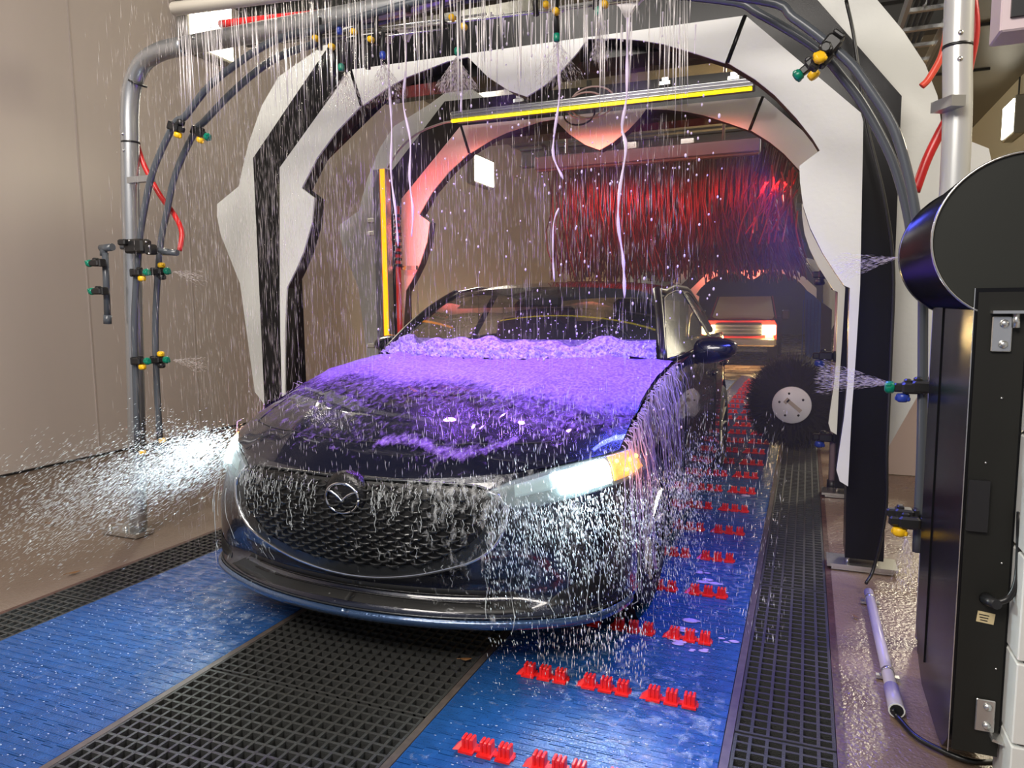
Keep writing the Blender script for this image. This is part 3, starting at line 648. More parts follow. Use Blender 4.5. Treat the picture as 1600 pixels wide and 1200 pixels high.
# ------------------------------------------------------------------ wall lamps, monitor, ladder tray
def wall_lamp(pts, label, X, inward, th=.10):
    P = [atx(x, y, X) for x, y in pts]; c = sum(P, Vector()) / len(P)
    r = empty('wall_lamp', label, 'lamp', c)
    part(MB().prism([c + (p - c) * .97 for p in P], (inward * .02, 0, 0)), 'diffuser', M_lamp, r)
    part(MB().prism([p - Vector((inward * .001, 0, 0)) for p in P], (-inward * th, 0, 0)), 'lamp_housing', M_frame, r)
    return r, c
def lamp_box(X, y0, y1, z0, z1, inward, label):
    r = empty('wall_lamp', label, 'lamp', (X, (y0 + y1) / 2, (z0 + z1) / 2)); xm = X + inward * .07
    part(MB().box((xm, (y0 + y1) / 2, (z0 + z1) / 2), (.13, y1 - y0 + .08, z1 - z0 + .08), None, .01), 'lamp_housing', M_frame, r)
    part(MB().box((X + inward * .14, (y0 + y1) / 2, (z0 + z1) / 2), (.02, y1 - y0, z1 - z0)), 'diffuser', M_lamp, r)
    return r
p = atx(290, 30, XL + .14); q = atx(352, 96, XL + .14)
lamp_box(XL, 5.50, 6.04, 3.72, 4.25, 1, 'big square glowing wall lamp at the upper left, behind the grey cross pipe')
p = atx(757, 268, XL + .14); lamp_box(XL, p.y - .40, p.y + .40, p.z - .22, p.z + .22, 1, 'small glowing wall lamp seen through the second arch')
p = atx(1575, 187, XR - .14); lamp_box(XR, p.y - .30, p.y + .30, p.z - .22, p.z + .22, -1, 'glowing wall lamp above the black drum at the right')
hose('lamp_conduit', [(XR - .03, p.y, p.z + .25), (XR - .03, p.y, p.z + .45), (XR - .03, p.y, CEIL - .02)], .012, M_black, 'thin black conduit above the right wall lamp', 'conduit')
# monitor cabinet
r = empty('display_cabinet', 'pink-white framed dark display at the top right corner', 'display', (.50, 2.3, 1.95))
a = at(1562,50,2.2); x0 = a.x; z0 = a.z
part(MB().box((x0 + .25, 2.26, z0 + .25), (.50, .12, .50), None, .004), 'cabinet', mat('pinkish_white', (.62, .50, .52), .4), r)
part(MB().box((x0 + .255, 2.196, z0 + .265), (.47, .012, .47)), 'bezel', M_black, r)
for i in range(4): part(MB().box((x0 + .28, 2.188, z0 + .06 + i * .05), (.40, .004, .030), Matrix.Rotation(-.0, 3, 'Y')), 'screen_line', mat('screen', (.10, .12, .12), .3), r)
# ladder tray running along the tunnel under the ceiling
r = empty('cable_ladder', 'grey cable ladder tray with rungs under the ceiling at the upper right', 'cable tray', (.6, 5, 2.85))
for k, (pa, pb) in enumerate((((1432,-20),(1405,90)),)): pass
rx0, rx1, rz = at(1425,0,4.2).x, at(1490,0,4.2).x, at(1425,0,4.2).z + .05
for x in (rx0, rx1 + .05): part(MB().box((x, 6.4, rz), (.02, 6.6, .07)), 'side_rail', M_alu, r)
for i in range(22):
    part(MB().box(((rx0 + rx1) / 2 + .025, 3.3 + i * .30, rz), (rx1 - rx0 + .04, .03, .02)), 'rung', M_steel, r)
for i in range(4): part(MB().tube([(rx0 + .05 + i * .03, 3.1, rz + .03), (rx0 + .05 + i * .03, 9.6, rz + .03)], .012, 6), 'cable', M_cable, r)
for y in (4.5, 7.5): part(MB().box(((rx0 + rx1) / 2, y, (rz + CEIL) / 2), (.02, .02, CEIL - rz)), 'drop_rod', M_steel, r)
# overhead beams, ducts (dark) near the top centre
for y, z, lab in ((3.9, 2.95, 'dark overhead steel beam above the first arch'), (5.6, 3.0, 'dark overhead steel beam above the light bars'), (8.9, 3.0, 'dark overhead steel beam behind the red curtain')):
    r_ = MB().box((-1.3, y, z), (4.3, .14, .02)).box((-1.3, y, z + .2), (4.3, .14, .02)).box((-1.3, y, z + .1), (4.3, .02, .2)); r_ = r_.build('roof_beam', M_black_matt); tag(r_, lab, 'beam')
# rain bar
r = empty('rain_bar', 'long pale flat water bar at the very top, pouring curtains of water', 'rain bar', (-1.8, 2.5, 2.6))
a = at(272,14,2.55); c = at(640,-35,2.55); e = c + (c - a) * 1.1
part(MB().tube([a, c, e], .028, 12), 'bar_pipe', mat('bar_white', (.62, .58, .50), .3), r)

# ------------------------------------------------------------------ leaves on floor and grating
def leaf(p, s, a, label):
    b = MB(); pts = [(-1, 0), (-.5, .35), (0, .42), (.6, .28), (1, 0), (.6, -.28), (0, -.42), (-.5, -.35)]
    V = [Vector((x * s, y * s, .15 * s * abs(x))) for x, y in pts]; M = Matrix.Rotation(a, 3, 'Z')
    b.add([M @ v + p for v in V] + [M @ Vector((-1.0 * s, 0, 0)) + p, M @ Vector((1.0 * s, 0, 0)) + p], [(0, 1, 2, 3, 4, 5, 6, 7)])
    b.tube([M @ Vector((-1.5 * s, 0, .1 * s)) + p, M @ Vector((-.9 * s, 0, .12 * s)) + p], s * .05, 4)
    tag(b.build('fallen_leaf', mat('leaf_brown', (.22, .10, .03), .6, noise_s=30, noise_amt=.5)), label, 'leaf')
leaf(fl(728,1030,.012), .022, .4, 'curled brown leaf on the centre grating near the right belt')
leaf(fl(652,968,.012), .018, 2.2, 'small brown leaf on the centre grating just in front of the lip')
leaf(fl(78,818,.004), .04, .2, 'brown leaf on the left floor near the gantry foot')
leaf(fl(115,895,.004), .03, 1.2, 'pale brown leaf on the left floor by the grating')
leaf(fl(38,757,.004), .03, 2.0, 'dark leaf at the far left of the floor near the wall')
leaf(fl(1336,963,.004), .015, 2.0, 'tiny yellow leaf on the wet right floor by the conduit')
# ------------------------------------------------------------------ the dark car
CX,CY=-1.45,2.035
FX=np.array([0,.2,.4,.55,.68,.78,.86]);FY=np.array([0,.012,.05,.11,.20,.31,.45])
_ox=[0,.1,.2,.3,.4,.48,.55,.62,.68,.735,.78,.825,.86,.88,.89,.895,.897,.90,.90,.895,.885,.86,.80,.70,.55,.3,0]
_oy=[0,.003,.012,.027,.05,.077,.11,.152,.20,.253,.31,.38,.45,.53,.64,.80,1.1,1.6,2.4,3.0,3.5,3.9,4.15,4.28,4.36,4.42,4.45]
_o=np.array([_ox,_oy]).T
_l=np.concatenate([[0],np.cumsum(np.hypot(*np.diff(_o,axis=0).T))])
LEN=_l[-1]
def outl(u):            # u = arc length from the nose along the right half, negative = left half
    a=abs(u);w=.03
    p=sum(np.array([np.interp(a+d,_l,_o[:,0]),np.interp(a+d,_l,_o[:,1])]) for d in (-w,0,w))/3
    q=np.array([np.interp(a+.02,_l,_o[:,0]),np.interp(a+.02,_l,_o[:,1])])-np.array([np.interp(a-.02,_l,_o[:,0]),np.interp(a-.02,_l,_o[:,1])])
    if a<.03: p[0]=a; q=np.array([1.,0.])
    q/=np.hypot(*q);n=np.array([q[1],-q[0]])
    if u<0: p[0]*=-1;n[0]*=-1
    return p,n
def yf(x): return np.interp(abs(x),FX,FY)
def hoodz(x,y):
    x=abs(x);d=max(0,y-yf(x));e=.665+.07*(x/.86)**2
    return e+.335*(1-np.exp(-d/.45))*(1-.15*(x/.86)**2)-.05*(x/.86)**4*min(1,d/.3)
def ztop(u):
    p,_=outl(u);x,y=abs(p[0]),p[1]
    if y<=.45: return .665+.07*(min(x,.86)/.86)**2
    if y<1.52: return hoodz(.86,y)
    return np.interp(y,[1.52,2.2,3.2,3.9,4.2,4.45],[hoodz(.86,1.52),.99,1.02,1.03,1.0,.95])
SB=([0,.03,.06,.14,.19,.28,.36,.5,.66,.8,.92,1.0],[.045,.0,-.008,.0,.055,.05,.03,.008,0,.004,.018,.045])
def shell(u,z,off=0.):
    zt=ztop(u);f=(z-.16)/(zt-.16)
    p,n=outl(u);k=np.interp(f,*SB)
    if .10<f<.62: k=k*max(0.,min(1.,(.78-abs(u))/.16))
    if p[1]>.6: k=k*.6+ (.0 if f<.9 else 0)
    c=max(0.,min(1.,(.70-z)/.28)); k=k-.050*np.exp(-((abs(u)-.86)/.22)**2)*c*c*(3-2*c)
    q=p-n*(k-off)
    return np.array([q[0],q[1],z])

Wc = lambda p: (CX + p[0], CY + p[1], p[2])
M_paint = mat('dark_blue_paint', (.006, .008, .020), .16, metal=.25, coat=1, bump=.12, bump_s=260)
M_trim = mat('chrome', (.75, .76, .78), .12, metal=1)
M_darktrim = mat('smoked_chrome', (.06, .065, .07), .2, metal=.7, bump=.1, bump_s=200)
M_bblack = mat('gloss_black_trim', (.006, .006, .007), .2, bump=.25, bump_s=200)
M_pillar = mat('pillar_black', (.010, .010, .012), .35)
M_glass = mat('windscreen_glass', (.03, .035, .035), .03, alpha=.42, spec=1.0, coat=1.0)
M_rubber = mat('rubber', (.012, .012, .012), .7)
car = empty('car', 'dark wet car under purple foam with lit headlights, in front on the belts', 'car', (CX, CY, 0))
CUT = [(.93, .31, .37), (3.655, .31, .37)]
def shell_mesh(side):
    us = list(np.linspace(0, .62, 26)) + list(np.linspace(.645, 1.35, 30)) + list(np.linspace(1.40, 5.0, 76)) + list(np.linspace(5.04, LEN - .04, 16)) + [LEN]
    fs_ = list(np.linspace(0, 1, 30)); b = MB(); C = len(fs_); idx = []
    for u in us:
        zt = ztop(u)
        for f in fs_: b.v.append(Wc(shell(side * u, .16 + f * (zt - .16))))
    for i in range(len(us) - 1):
        for j in range(C - 1):
            p, _ = outl((us[i] + us[i + 1]) / 2); z = (b.v[i * C + j][2] + b.v[(i + 1) * C + j + 1][2]) / 2
            if p[0] > .8 and any(math.hypot(p[1] - y, z - zz) < rr for y, zz, rr in CUT): continue
            q = (i * C + j, (i + 1) * C + j, (i + 1) * C + j + 1, i * C + j + 1); b.f.append(q if side > 0 else q[::-1]); b.sm.append(True)
    return b
part(shell_mesh(1), 'body_side', M_paint, car); part(shell_mesh(-1), 'body_side', M_paint, car)
def hoodpt(u, v, off=0.0):
    x = u * .845; y0 = yf(x) + .045 * (1 if v < .03 else 1); y1 = 1.22 + .27 * (x / .74) ** 2; y = y0 + v * (y1 - y0)
    z = hoodz(x, y - .045 * (1 - v))
    cr = .010 * math.exp(-((abs(x) - (.36 + .22 * v)) / .035) ** 2)
    return Vector((x, y, z + cr * min(1, v * 6) + off))
rows = [[Wc(hoodpt(-1 + 2 * i / 60, (j / 44) ** 1.3)) for i in range(61)] for j in range(45)]
part(MB().grid(rows), 'bonnet', M_paint, car)
# front lower edge under bumper
b = MB(); b.box((CX, CY + 2.4, .22), (1.50, 3.4, .06)); part(b, 'underbody', M_rubber, car)
for sx in (-1, 1):
    for y, z, rr in CUT:
        part(MB().box((CX + sx * .72, CY + y, .42), (.26, .80, .50)), 'wheel_well', M_rubber, car) if False else None
        w_ = part(MB().lathe((CX + sx * .80, CY + y, .315), [(.20, -.10), (.29, -.105), (.312, -.09), (.312, .07), (.29, .088), (.215, .088)], 36, 'X') if sx > 0 else MB().lathe((CX + sx * .80, CY + y, .315), [(.20, .10), (.29, .105), (.312, .09), (.312, -.07), (.29, -.088), (.215, -.088)], 36, 'X'), 'tyre', M_rubber, car)
        b = MB()
        for k in range(10):
            a = 2 * PI * k / 10; b.tube([(CX + sx * .86, CY + y + .04 * math.cos(a), .315 + .04 * math.sin(a)), (CX + sx * .875, CY + y + .21 * math.cos(a), .315 + .21 * math.sin(a))], .014, 5)
        b.lathe((CX + sx * .86, CY + y, .315), [(0, .02 * sx), (.05, .015 * sx), (.055, -.03 * sx)], 16, 'X'); b.lathe((CX + sx * .86, CY + y, .315), [(.20, .02 * sx), (.215, .02 * sx), (.215, -.1 * sx)], 32, 'X')
        rim = part(b, 'wheel_rim', M_steel, car)
for sx in (-1, 1):
    for y, z, rr in CUT: part(MB().lathe((CX + sx * .70, CY + y, .31), [(.38, .17 * sx), (.38, -.12 * sx), (0, -.12 * sx)], 24, 'X'), 'wheel_liner', M_rubber, car)

def spatch(poly, off0, off1, name, m, nu=1, label=None, sides=(1, -1)):
    """polygon in (u, z) laid on the body surface: fine triangulated patch with a skirt"""
    out = []
    for sd in sides:
        P = []
        n = len(poly)
        for i in range(n):
            a, c = poly[i], poly[(i + 1) % n]; L = math.hypot(c[0] - a[0], c[1] - a[1]); k = max(1, int(L / .03))
            P += [(a[0] + (c[0] - a[0]) * t / k, a[1] + (c[1] - a[1]) * t / k) for t in range(k)]
        us = sorted(set(round(p[0], 4) for p in P)); u0, u1 = us[0], us[-1]
        cols = []
        N = max(3, int((u1 - u0) / .02))
        for i in range(N + 1):
            u = u0 + (u1 - u0) * (i + .001 + (-.002) * (i / N)) / N
            zs = []
            for j in range(len(P)):
                a, c = P[j], P[(j + 1) % len(P)]
                if (a[0] - u) * (c[0] - u) < 0: zs.append(a[1] + (c[1] - a[1]) * (u - a[0]) / (c[0] - a[0]))
            if len(zs) >= 2: cols.append((u, min(zs), max(zs)))
        R_ = 8; rows = []
        for (u, z0, z1) in cols: rows.append([Wc(shell(sd * u, z0 + (z1 - z0) * k / R_, off1 if 0 < k < R_ else off0)) for k in range(R_ + 1)] if True else 0)
        rows = [[Wc(shell(sd * cols[0][0], r_z(cols[0], k, R_), off0)) for k in range(R_ + 1)]] + rows + [[Wc(shell(sd * cols[-1][0], r_z(cols[-1], k, R_), off0)) for k in range(R_ + 1)]]
        b = MB().grid(rows, True, False, sd < 0); out.append(part(b, name, m, car, label))
    return out
def r_z(c, k, R_): return c[1] + (c[2] - c[1]) * k / R_
# grille field
GZ = [(0, .315), (.12, .322), (.25, .345), (.37, .378), (.46, .412), (.525, .46), (.560, .52), (.572, .57), (.56, .615), (.51, .645), (.45, .658), (.25, .667), (0, .672)]
def gshrink(P, k, cz=.50): return [(p[0] * k, cz + (p[1] - cz) * k) for p in P]
spatch(GZ, .0, .008, 'grille_frame', M_bblack)
INN = [(0, .362), (.15, .370), (.28, .392), (.38, .425), (.45, .47), (.50, .53), (.52, .58), (.50, .618), (.44, .640), (.25, .652), (0, .657)]
spatch(INN, .008, .009, 'grille_back', mat('grille_black', (.004, .004, .004), .5))
def inside(P, x, y):
    c = False; n = len(P)
    for i in range(n):
        a, d = P[i], P[(i + 1) % n]
        if (a[1] > y) != (d[1] > y) and x < (d[0] - a[0]) * (y - a[1]) / (d[1] - a[1]) + a[0]: c = not c
    return c
full = INN + [(-x, z) for x, z in reversed(INN)]
b = MB(); rz = .364; rr = 0
while rz < .655:
    u = -.56 + (.031 if rr % 2 else 0)
    while u < .56:
        if inside(full, u, rz) and inside(full, u + .040, rz):
            pts = [Vector(Wc(shell(u + .046 * t, rz - .0035 * math.sin(PI * t), .016 + .008 * math.sin(PI * t)))) for t in (0, .25, .5, .75, 1)]
            b.tube(pts, [.0020, .0036, .0040, .0036, .0020], 5)
            for e in (0, 1):
                if inside(full, u + .046 * e, rz + .013):
                    b.tube([Wc(shell(u + .046 * e + .0 , rz, .016)), Wc(shell(u + .046 * e + (.008 if e == 0 else -.008), rz + .0135, .014))], .0018, 4)
        u += .062
    rz += .0150; rr += 1
o = part(b, 'grille_mesh', mat('grille_mesh', (.05, .052, .055), .18, metal=.5), car); o['kind'] = 'stuff'
# chrome wing along the lower grille border
def strip(pts, off, r, name, m, n=8):
    pts = [p for p in curve([Vector((a, c, 0)) for a, c in pts], 6)]
    return part(MB().tube([Wc(shell(p.x, p.y, off)) for p in pts], r, n), name, m, car)
low = [(-.575, .60)] + [(-a, c) for a, c in GZ[1:8][::-1]] + [(0, .315)] + GZ[1:8] + [(.575, .60)]
strip(low, .016, .0065, 'grille_wing', M_trim)
spatch([(.0, .318), (.25, .348), (.37, .382), (.46, .416), (.535, .47), (.57, .54), (.54, .54), (.50, .47), (.43, .43), (.34, .40), (.22, .372), (0, .345)], .010, .018, 'grille_border', M_darktrim) if False else None
top = [(-.56, .625), (-.50, .652), (-.42, .662), (-.2, .672), (0, .675), (.2, .672), (.42, .662), (.50, .652), (.56, .625)]
strip([(a, min(c, ztop(a) - .004)) for a, c in top], .012, .005, 'grille_top_trim', M_darktrim)
# wing fins into the headlamps
outer_ = [Vector((a, c_, 0)) for a, c_ in [(0, .322)] + GZ[1:9]]; inner_ = [Vector((a, c_, 0)) for a, c_ in [(0, .362), (.10, .366), (.20, .376), (.30, .397), (.38, .425), (.45, .47), (.495, .52), (.513, .565), (.505, .605)]]
O_ = curve(outer_, 5); I_ = curve(inner_, 5)
for sd in (1, -1):
    part(MB().grid([[Wc(shell(sd * (o_.x + (i_.x - o_.x) * k / 3), o_.y + (i_.y - o_.y) * k / 3, .016 - .006 * k / 3)) for k in range(4)] for o_, i_ in zip(O_, I_)], True, False, sd < 0), 'grille_border', M_darktrim, car)
for sd in (1, -1):
    part(MB().tube([Wc(shell(sd * u, z, .014)) for u, z in ((.572, .56), (.565, .60), (.545, .63), (.50, .645))], .006, 8), 'grille_wing', M_trim, car)
# emblem: winged ring on a dark disc
ez = .600; q = Vector(Wc(shell(0, ez, .0))); yb = q.y - .034
part(MB().lathe((CX, yb + .03, ez), [(.0, -.018), (.070, -.016), (.084, -.006), (.090, .01), (.088, .03)], 40, 'Y'), 'emblem_disc', M_bblack, car)
E1 = lambda t: (CX + .066 * math.cos(t), yb + .010, ez + .052 * math.sin(t))
b = MB().tube([E1(2 * PI * k / 40) for k in range(41)], .0048, 8)
part(b, 'emblem_ring', M_trim, car)
wing = [(-.064, .012), (-.056, .014), (-.040, .009), (-.024, .001), (-.011, -.009), (0, -.022), (.011, -.009), (.024, .001), (.040, .009), (.056, .014), (.064, .012)]
part(MB().tube([(CX + x, yb + .009, ez + z + .010) for x, z in wing], [.0030, .0042, .0050, .0052, .0046, .0030, .0046, .0052, .0050, .0042, .0030], 8), 'emblem_wings', M_trim, car)
# headlights
HT = [(.50, .640), (.60, .674), (.77, .706), (.94, .722), (1.15, .728), (1.22, .640), (1.15, .628), (.94, .618), (.77, .602), (.60, .580), (.55, .60)]
M_lens = mat('headlight_lens', (.55, .68, .70), .06, alpha=.22, spec=.9)
spatch(HT, .002, .006, 'headlight_back', mat('headlight_inner', (.16, .20, .21), .25, metal=.5))
spatch([(.74, .690), (.90, .706), (.965, .712), (.965, .632), (.90, .628), (.76, .620)], .010, .022, 'headlight_led', mat('headlight_glow', (1, 1, 1), .3, emit=(.80, .97, 1.0), estr=22))
spatch([(.60, .660), (.74, .688), (.74, .640), (.60, .620)], .008, .012, 'headlight_running_light', mat('running_glow', (.25, .33, .34), .3, emit=(.70, .95, .95), estr=.10))
spatch([(.985, .718), (1.13, .724), (1.19, .650), (1.13, .640), (.985, .634)], .008, .018, 'turn_signal', mat('amber_glow', (.9, .3, .02), .2, emit=(1.0, .30, .03), estr=1.0, bump=.8, bump_s=90))
spatch(HT, .012, .026, 'headlight_lens', M_lens)
for sd in (1, -1):
    for u, z in ((1.01, .70), (1.08, .695), (1.13, .70), (1.05, .665)):
        part(MB().sphere(Wc(shell(sd * u, z, .022)), .008, 8, 5), 'turn_signal_bulb', mat('amber_bulb', (1, .6, .1), .3, emit=(1, .62, .08), estr=5), car)
# lower intake, lip, vents
LOWI = [(0, .232), (.30, .232), (.55, .225), (.66, .235), (.60, .285), (.40, .290), (.25, .290), (0, .288)]
spatch(LOWI, .001, .004, 'lower_intake', mat('grille_black', (0, 0, 0)))
for z in (.252, .270): strip([(-.52, z), (-.25, z), (0, z), (.25, z), (.52, z)], .008, .0035, 'intake_bar', M_bblack, 6)
spatch([(.70, .245), (.92, .250), (.98, .31), (.90, .335), (.80, .33), (.74, .29)], .001, .004, 'bumper_vent', mat('grille_black', (0, 0, 0)))
strip([(-1.0, .222), (-.8, .218), (-.5, .215), (-.25, .213), (0, .212), (.25, .213), (.5, .215), (.8, .218), (1.0, .222)], .004, .004, 'lip_trim', M_darktrim, 6)
spatch([(0, .163), (.5, .163), (1.05, .163), (1.05, .212), (.5, .208), (0, .206)], .003, .012, 'front_lip', mat('lip_blue_reflection', (.04, .08, .17), .15, metal=.5, coat=1, bump=.2, bump_s=120))  # body-coloured lip with its blue reflection put into the colour
# panel gaps on the nose
def hood_line(pts, name, r=.0022):
    part(MB().tube([Wc(hoodpt(u, v, .001)) for u, v in pts], r, 6), name, M_rubber, car)
hood_line([(-.80 + .05 * i, .10 + .02 * math.cos((-.80 + .05 * i) * 2)) for i in range(33)], 'bonnet_front_gap')
for s in (-1, 1): hood_line([(s * (.80 + .10 * k / 20), .10 + .9 * k / 20) for k in range(21)], 'bonnet_side_gap')
# greenhouse
def wsp(t, v, off=0.0):      # windscreen: t -1..1 across, v 0 base .. 1 header
    hx = .80 - .155 * v; x = t * hx; y = (1.20 + .34 * t * t) * (1 - v) + (2.02 + .16 * t * t) * v; z = (.965) * (1 - v) + (1.352 - .03 * t * t) * v + .035 * math.sin(PI * v)
    return Vector((x, y - off * .8, z + off * .6))
part(MB().grid([[Wc(wsp(-1 + 2 * i / 24, j / 14)) for i in range(25)] for j in range(15)]), 'windscreen', M_glass, car)
def roofp(t, v):
    hx = .645; x = t * hx; y0 = 2.02 + .16 * t * t; y = y0 + v * (3.75 - y0); z = np.interp(v, [0, .15, .4, .7, 1], [1.352, 1.385, 1.405, 1.385, 1.30]) - (.03 + .02 * v) * t * t - (.03 * t ** 8)
    return (x, y, z)
part(MB().grid([[Wc(roofp(-1 + 2 * i / 20, j / 24)) for i in range(21)] for j in range(25)]), 'roof', M_paint, car)
part(MB().grid([[Wc((roofp(t, 1)[0] * (1 + .12 * k / 6), 3.75 + .48 * k / 6, 1.30 - .03 * t * t - .34 * (k / 6) ** 1.2)) for t in [-1 + i / 8 for i in range(17)]] for k in range(7)]), 'rear_window', M_glass, car)
def sidep(s, y, v):          # side of the cabin between belt (v=0) and roof rail (v=1)
    a = min(1, max(0, (y - 1.54) / .64)); zr = .975 + (1.31 - .975) * a if y < 2.18 else np.interp(y, [2.18, 2.6, 3.2, 3.75, 4.2], [1.31, 1.352, 1.345, 1.235, 1.0])
    zb = np.interp(y, [1.54, 2.2, 3.2, 4.2], [.965, .985, 1.01, 1.0]); xb = np.interp(y, [1.5, 1.9, 3.4, 4.2], [.80, .865, .865, .76]); xr = np.interp(y, [1.54, 2.18, 3.75, 4.2], [.80, .665, .655, .72])
    return Vector((s * (xb + (xr - xb) * v), y, zb + (zr - zb) * v))
for s in (1, -1):
    ys = list(np.linspace(1.56, 3.9, 30))
    part(MB().grid([[Wc(sidep(s, y, v / 6)) for v in range(7)] for y in ys], True, False, s < 0), 'side_window', mat('side_glass', (.02, .02, .02), .25, alpha=.6, spec=.2, bump=.05, bump_s=220), car)
    part(MB().tube([Wc(wsp(s * 1.0, v / 10, .004)) for v in range(11)] + [Wc(sidep(s, y, 1.0)) for y in np.linspace(2.25, 4.15, 12)], .024, 10), 'roof_pillar', M_pillar, car)
    part(MB().tube([Wc(sidep(s, y, 0) + Vector((0, 0, .004))) for y in np.linspace(1.6, 3.9, 14)], .010, 8), 'window_sill_trim', M_pillar, car)
    part(MB().tube([Wc(sidep(s, y, .97) + Vector((s * .012, 0, -.012))) for y in np.linspace(1.75, 3.8, 16)], .008, 6), 'window_frame_trim', mat('satin_trim', (.12, .11, .10), .3, metal=.8), car)
    part(MB().prism([Wc(sidep(s, 2.86, v) + Vector((s * .004, 0, 0))) for v in (0, 1)] + [Wc(sidep(s, 2.96, v) + Vector((s * .004, 0, 0))) for v in (1, 0)], (s * .006, 0, 0)), 'door_pillar', M_bblack, car)
    # shoulder filler between body top and cabin
    us = [i for i in np.linspace(2.19, 4.9, 40)]
    rows = []
    for u in us:
        p = shell(s * u, ztop(u)); y = p[1]; q = sidep(s, min(max(y, 1.54), 4.15), 0); q.y = y; rows.append([Wc(p), Wc(q), Wc((s * .60, y, q.z - .03))])
    part(MB().grid(rows, True, False, s > 0), 'shoulder', M_paint, car)
    # mirror
    mc = Vector((s * 1.0, 1.98, 1.0))
    mr = []
    for k in range(13):
        a = -PI / 2 + PI * k / 12; rr = max(.001, math.cos(a)) ** .6; xx = .115 * math.sin(a)
        tp = 1 - .42 * (s * xx * 6 if False else (math.sin(a) + 1) / 2)
        mr.append([Wc(mc + Vector((s * xx, .085 * rr * math.cos(t) * (1 if math.cos(t) < 0 else .55), .088 * rr * tp * math.sin(t) + .010 * math.sin(a)))) for t in [2 * PI * i / 16 for i in range(16)]])
    part(MB().grid(mr, True, True), 'door_mirror', M_paint, car)
    part(MB().tube([Wc(mc + Vector((-s * .06, .02, -.03))), Wc(mc + Vector((-s * .10, .03, -.06))), Wc(Vector((s * .865, 2.02, .955)))], [.02, .022, .03], 8), 'mirror_stalk', M_bblack, car)
    for y0_, y1_ in ((1.60, 2.90), (2.92, 3.72)):
        for yy in (y0_, y1_):
            pts = [shell(s * (yy + .63), z, .001) for z in (.26, .45, .65, .85, ztop(yy + .63) - .01)]
            part(MB().tube([Wc(p) for p in pts], .003, 5), 'door_gap', M_rubber, car)
        u = y1_ - .16 + .63; part(MB().tube([Wc(shell(s * (u - .09), .80, .012)), Wc(shell(s * (u - .05), .805, .028)), Wc(shell(s * (u + .05), .81, .028)), Wc(shell(s * (u + .09), .812, .012))], .011, 8), 'door_handle', M_paint, car)
    # wipers
for k, (x0, x1) in enumerate(((-.62, .02), (-.02, .62))):
    part(MB().tube([Wc(wsp(t, .06 + .03 * abs(i / 10 - .5), .010)) for i, t in enumerate([x0 / .78 + (x1 - x0) / .78 * i / 10 for i in range(11)])], .006, 6), 'wiper', M_rubber, car)
# interior
part(MB().box(Wc((0, 1.75, .86)), (1.36, .60, .16), None, .04), 'dashboard', M_black, car)
for s in (-1, 1):
    part(MB().box(Wc((s * .36, 2.75, .85)), (.50, .16, .62), Matrix.Rotation(-.2, 3, 'X'), .05).box(Wc((s * .36, 2.83, 1.20)), (.26, .09, .17), None, .03).box(Wc((s * .36, 2.48, .58)), (.50, .52, .14), None, .04), 'seat', mat('seat_grey', (.05, .05, .05), .7), car)
part(MB().box(Wc((0, 3.4, .82)), (1.2, .14, .60), None, .05).box(Wc((-.35, 3.4, 1.16)), (.26, .08, .15), None, .03).box(Wc((.35, 3.4, 1.16)), (.26, .08, .15), None, .03), 'rear_seat', mat('seat_grey', (0, 0, 0)), car)
part(MB().tube([Wc((.36 + .18 * math.cos(a), 2.08 + .06 * math.sin(a), .95 + .17 * math.sin(a))) for a in [2 * PI * k / 24 for k in range(25)]], .014, 8), 'steering_wheel', M_black, car)
part(MB().box(Wc((0, 2.03, 1.27)), (.24, .05, .07), None, .015), 'rear_view_mirror', M_black, car)
part(MB().box(Wc((0, 2.5, .30)), (1.5, 3.0, .05)), 'cabin_floor', M_rubber, car)

# ------------------------------------------------------------------ the truck behind
TX, TY, TZ = -1.72, 20.6, -.45
T = lambda x, y, z: Vector((TX + x, TY + y, TZ + z))
trk = empty('pickup_truck', 'red-edged pickup truck with yellow headlights waiting at the tunnel entrance', 'truck', (TX, TY, TZ))
M_tp = mat('truck_red', (.20, .012, .010), .2, coat=1); M_tc = mat('truck_chrome', (.5, .48, .42), .25, metal=1)
part(MB().prism([T(-.98, 0, .55), T(-.98, 0, 1.10), T(-.92, .02, 1.22), T(.92, .02, 1.22), T(.98, 0, 1.10), T(.98, 0, .55)], (0, 5.2, 0)), 'truck_body', M_tp, trk)
part(MB().grid([[T(-.90 + 1.8 * i / 12, .02 + 1.35 * j / 6, 1.20 + .10 * (j / 6) ** .5 + .05 * (1 - ((i - 6) / 6) ** 2)) for i in range(13)] for j in range(7)]), 'truck_bonnet', M_tp, trk)
part(MB().prism([T(-.86, 1.35, 1.26), T(-.72, 1.95, 1.88), T(.72, 1.95, 1.88), T(.86, 1.35, 1.26)], (0, .02, 0)), 'truck_windscreen', mat('truck_glass', (.34, .42, .36), .3, spec=.2), trk)
part(MB().grid([[T((-.74 + 1.48 * i / 8), 1.93 + 1.6 * j / 4, 1.89 + .05 * math.sin(PI * i / 8)) for i in range(9)] for j in range(5)]), 'truck_roof', M_tp, trk)
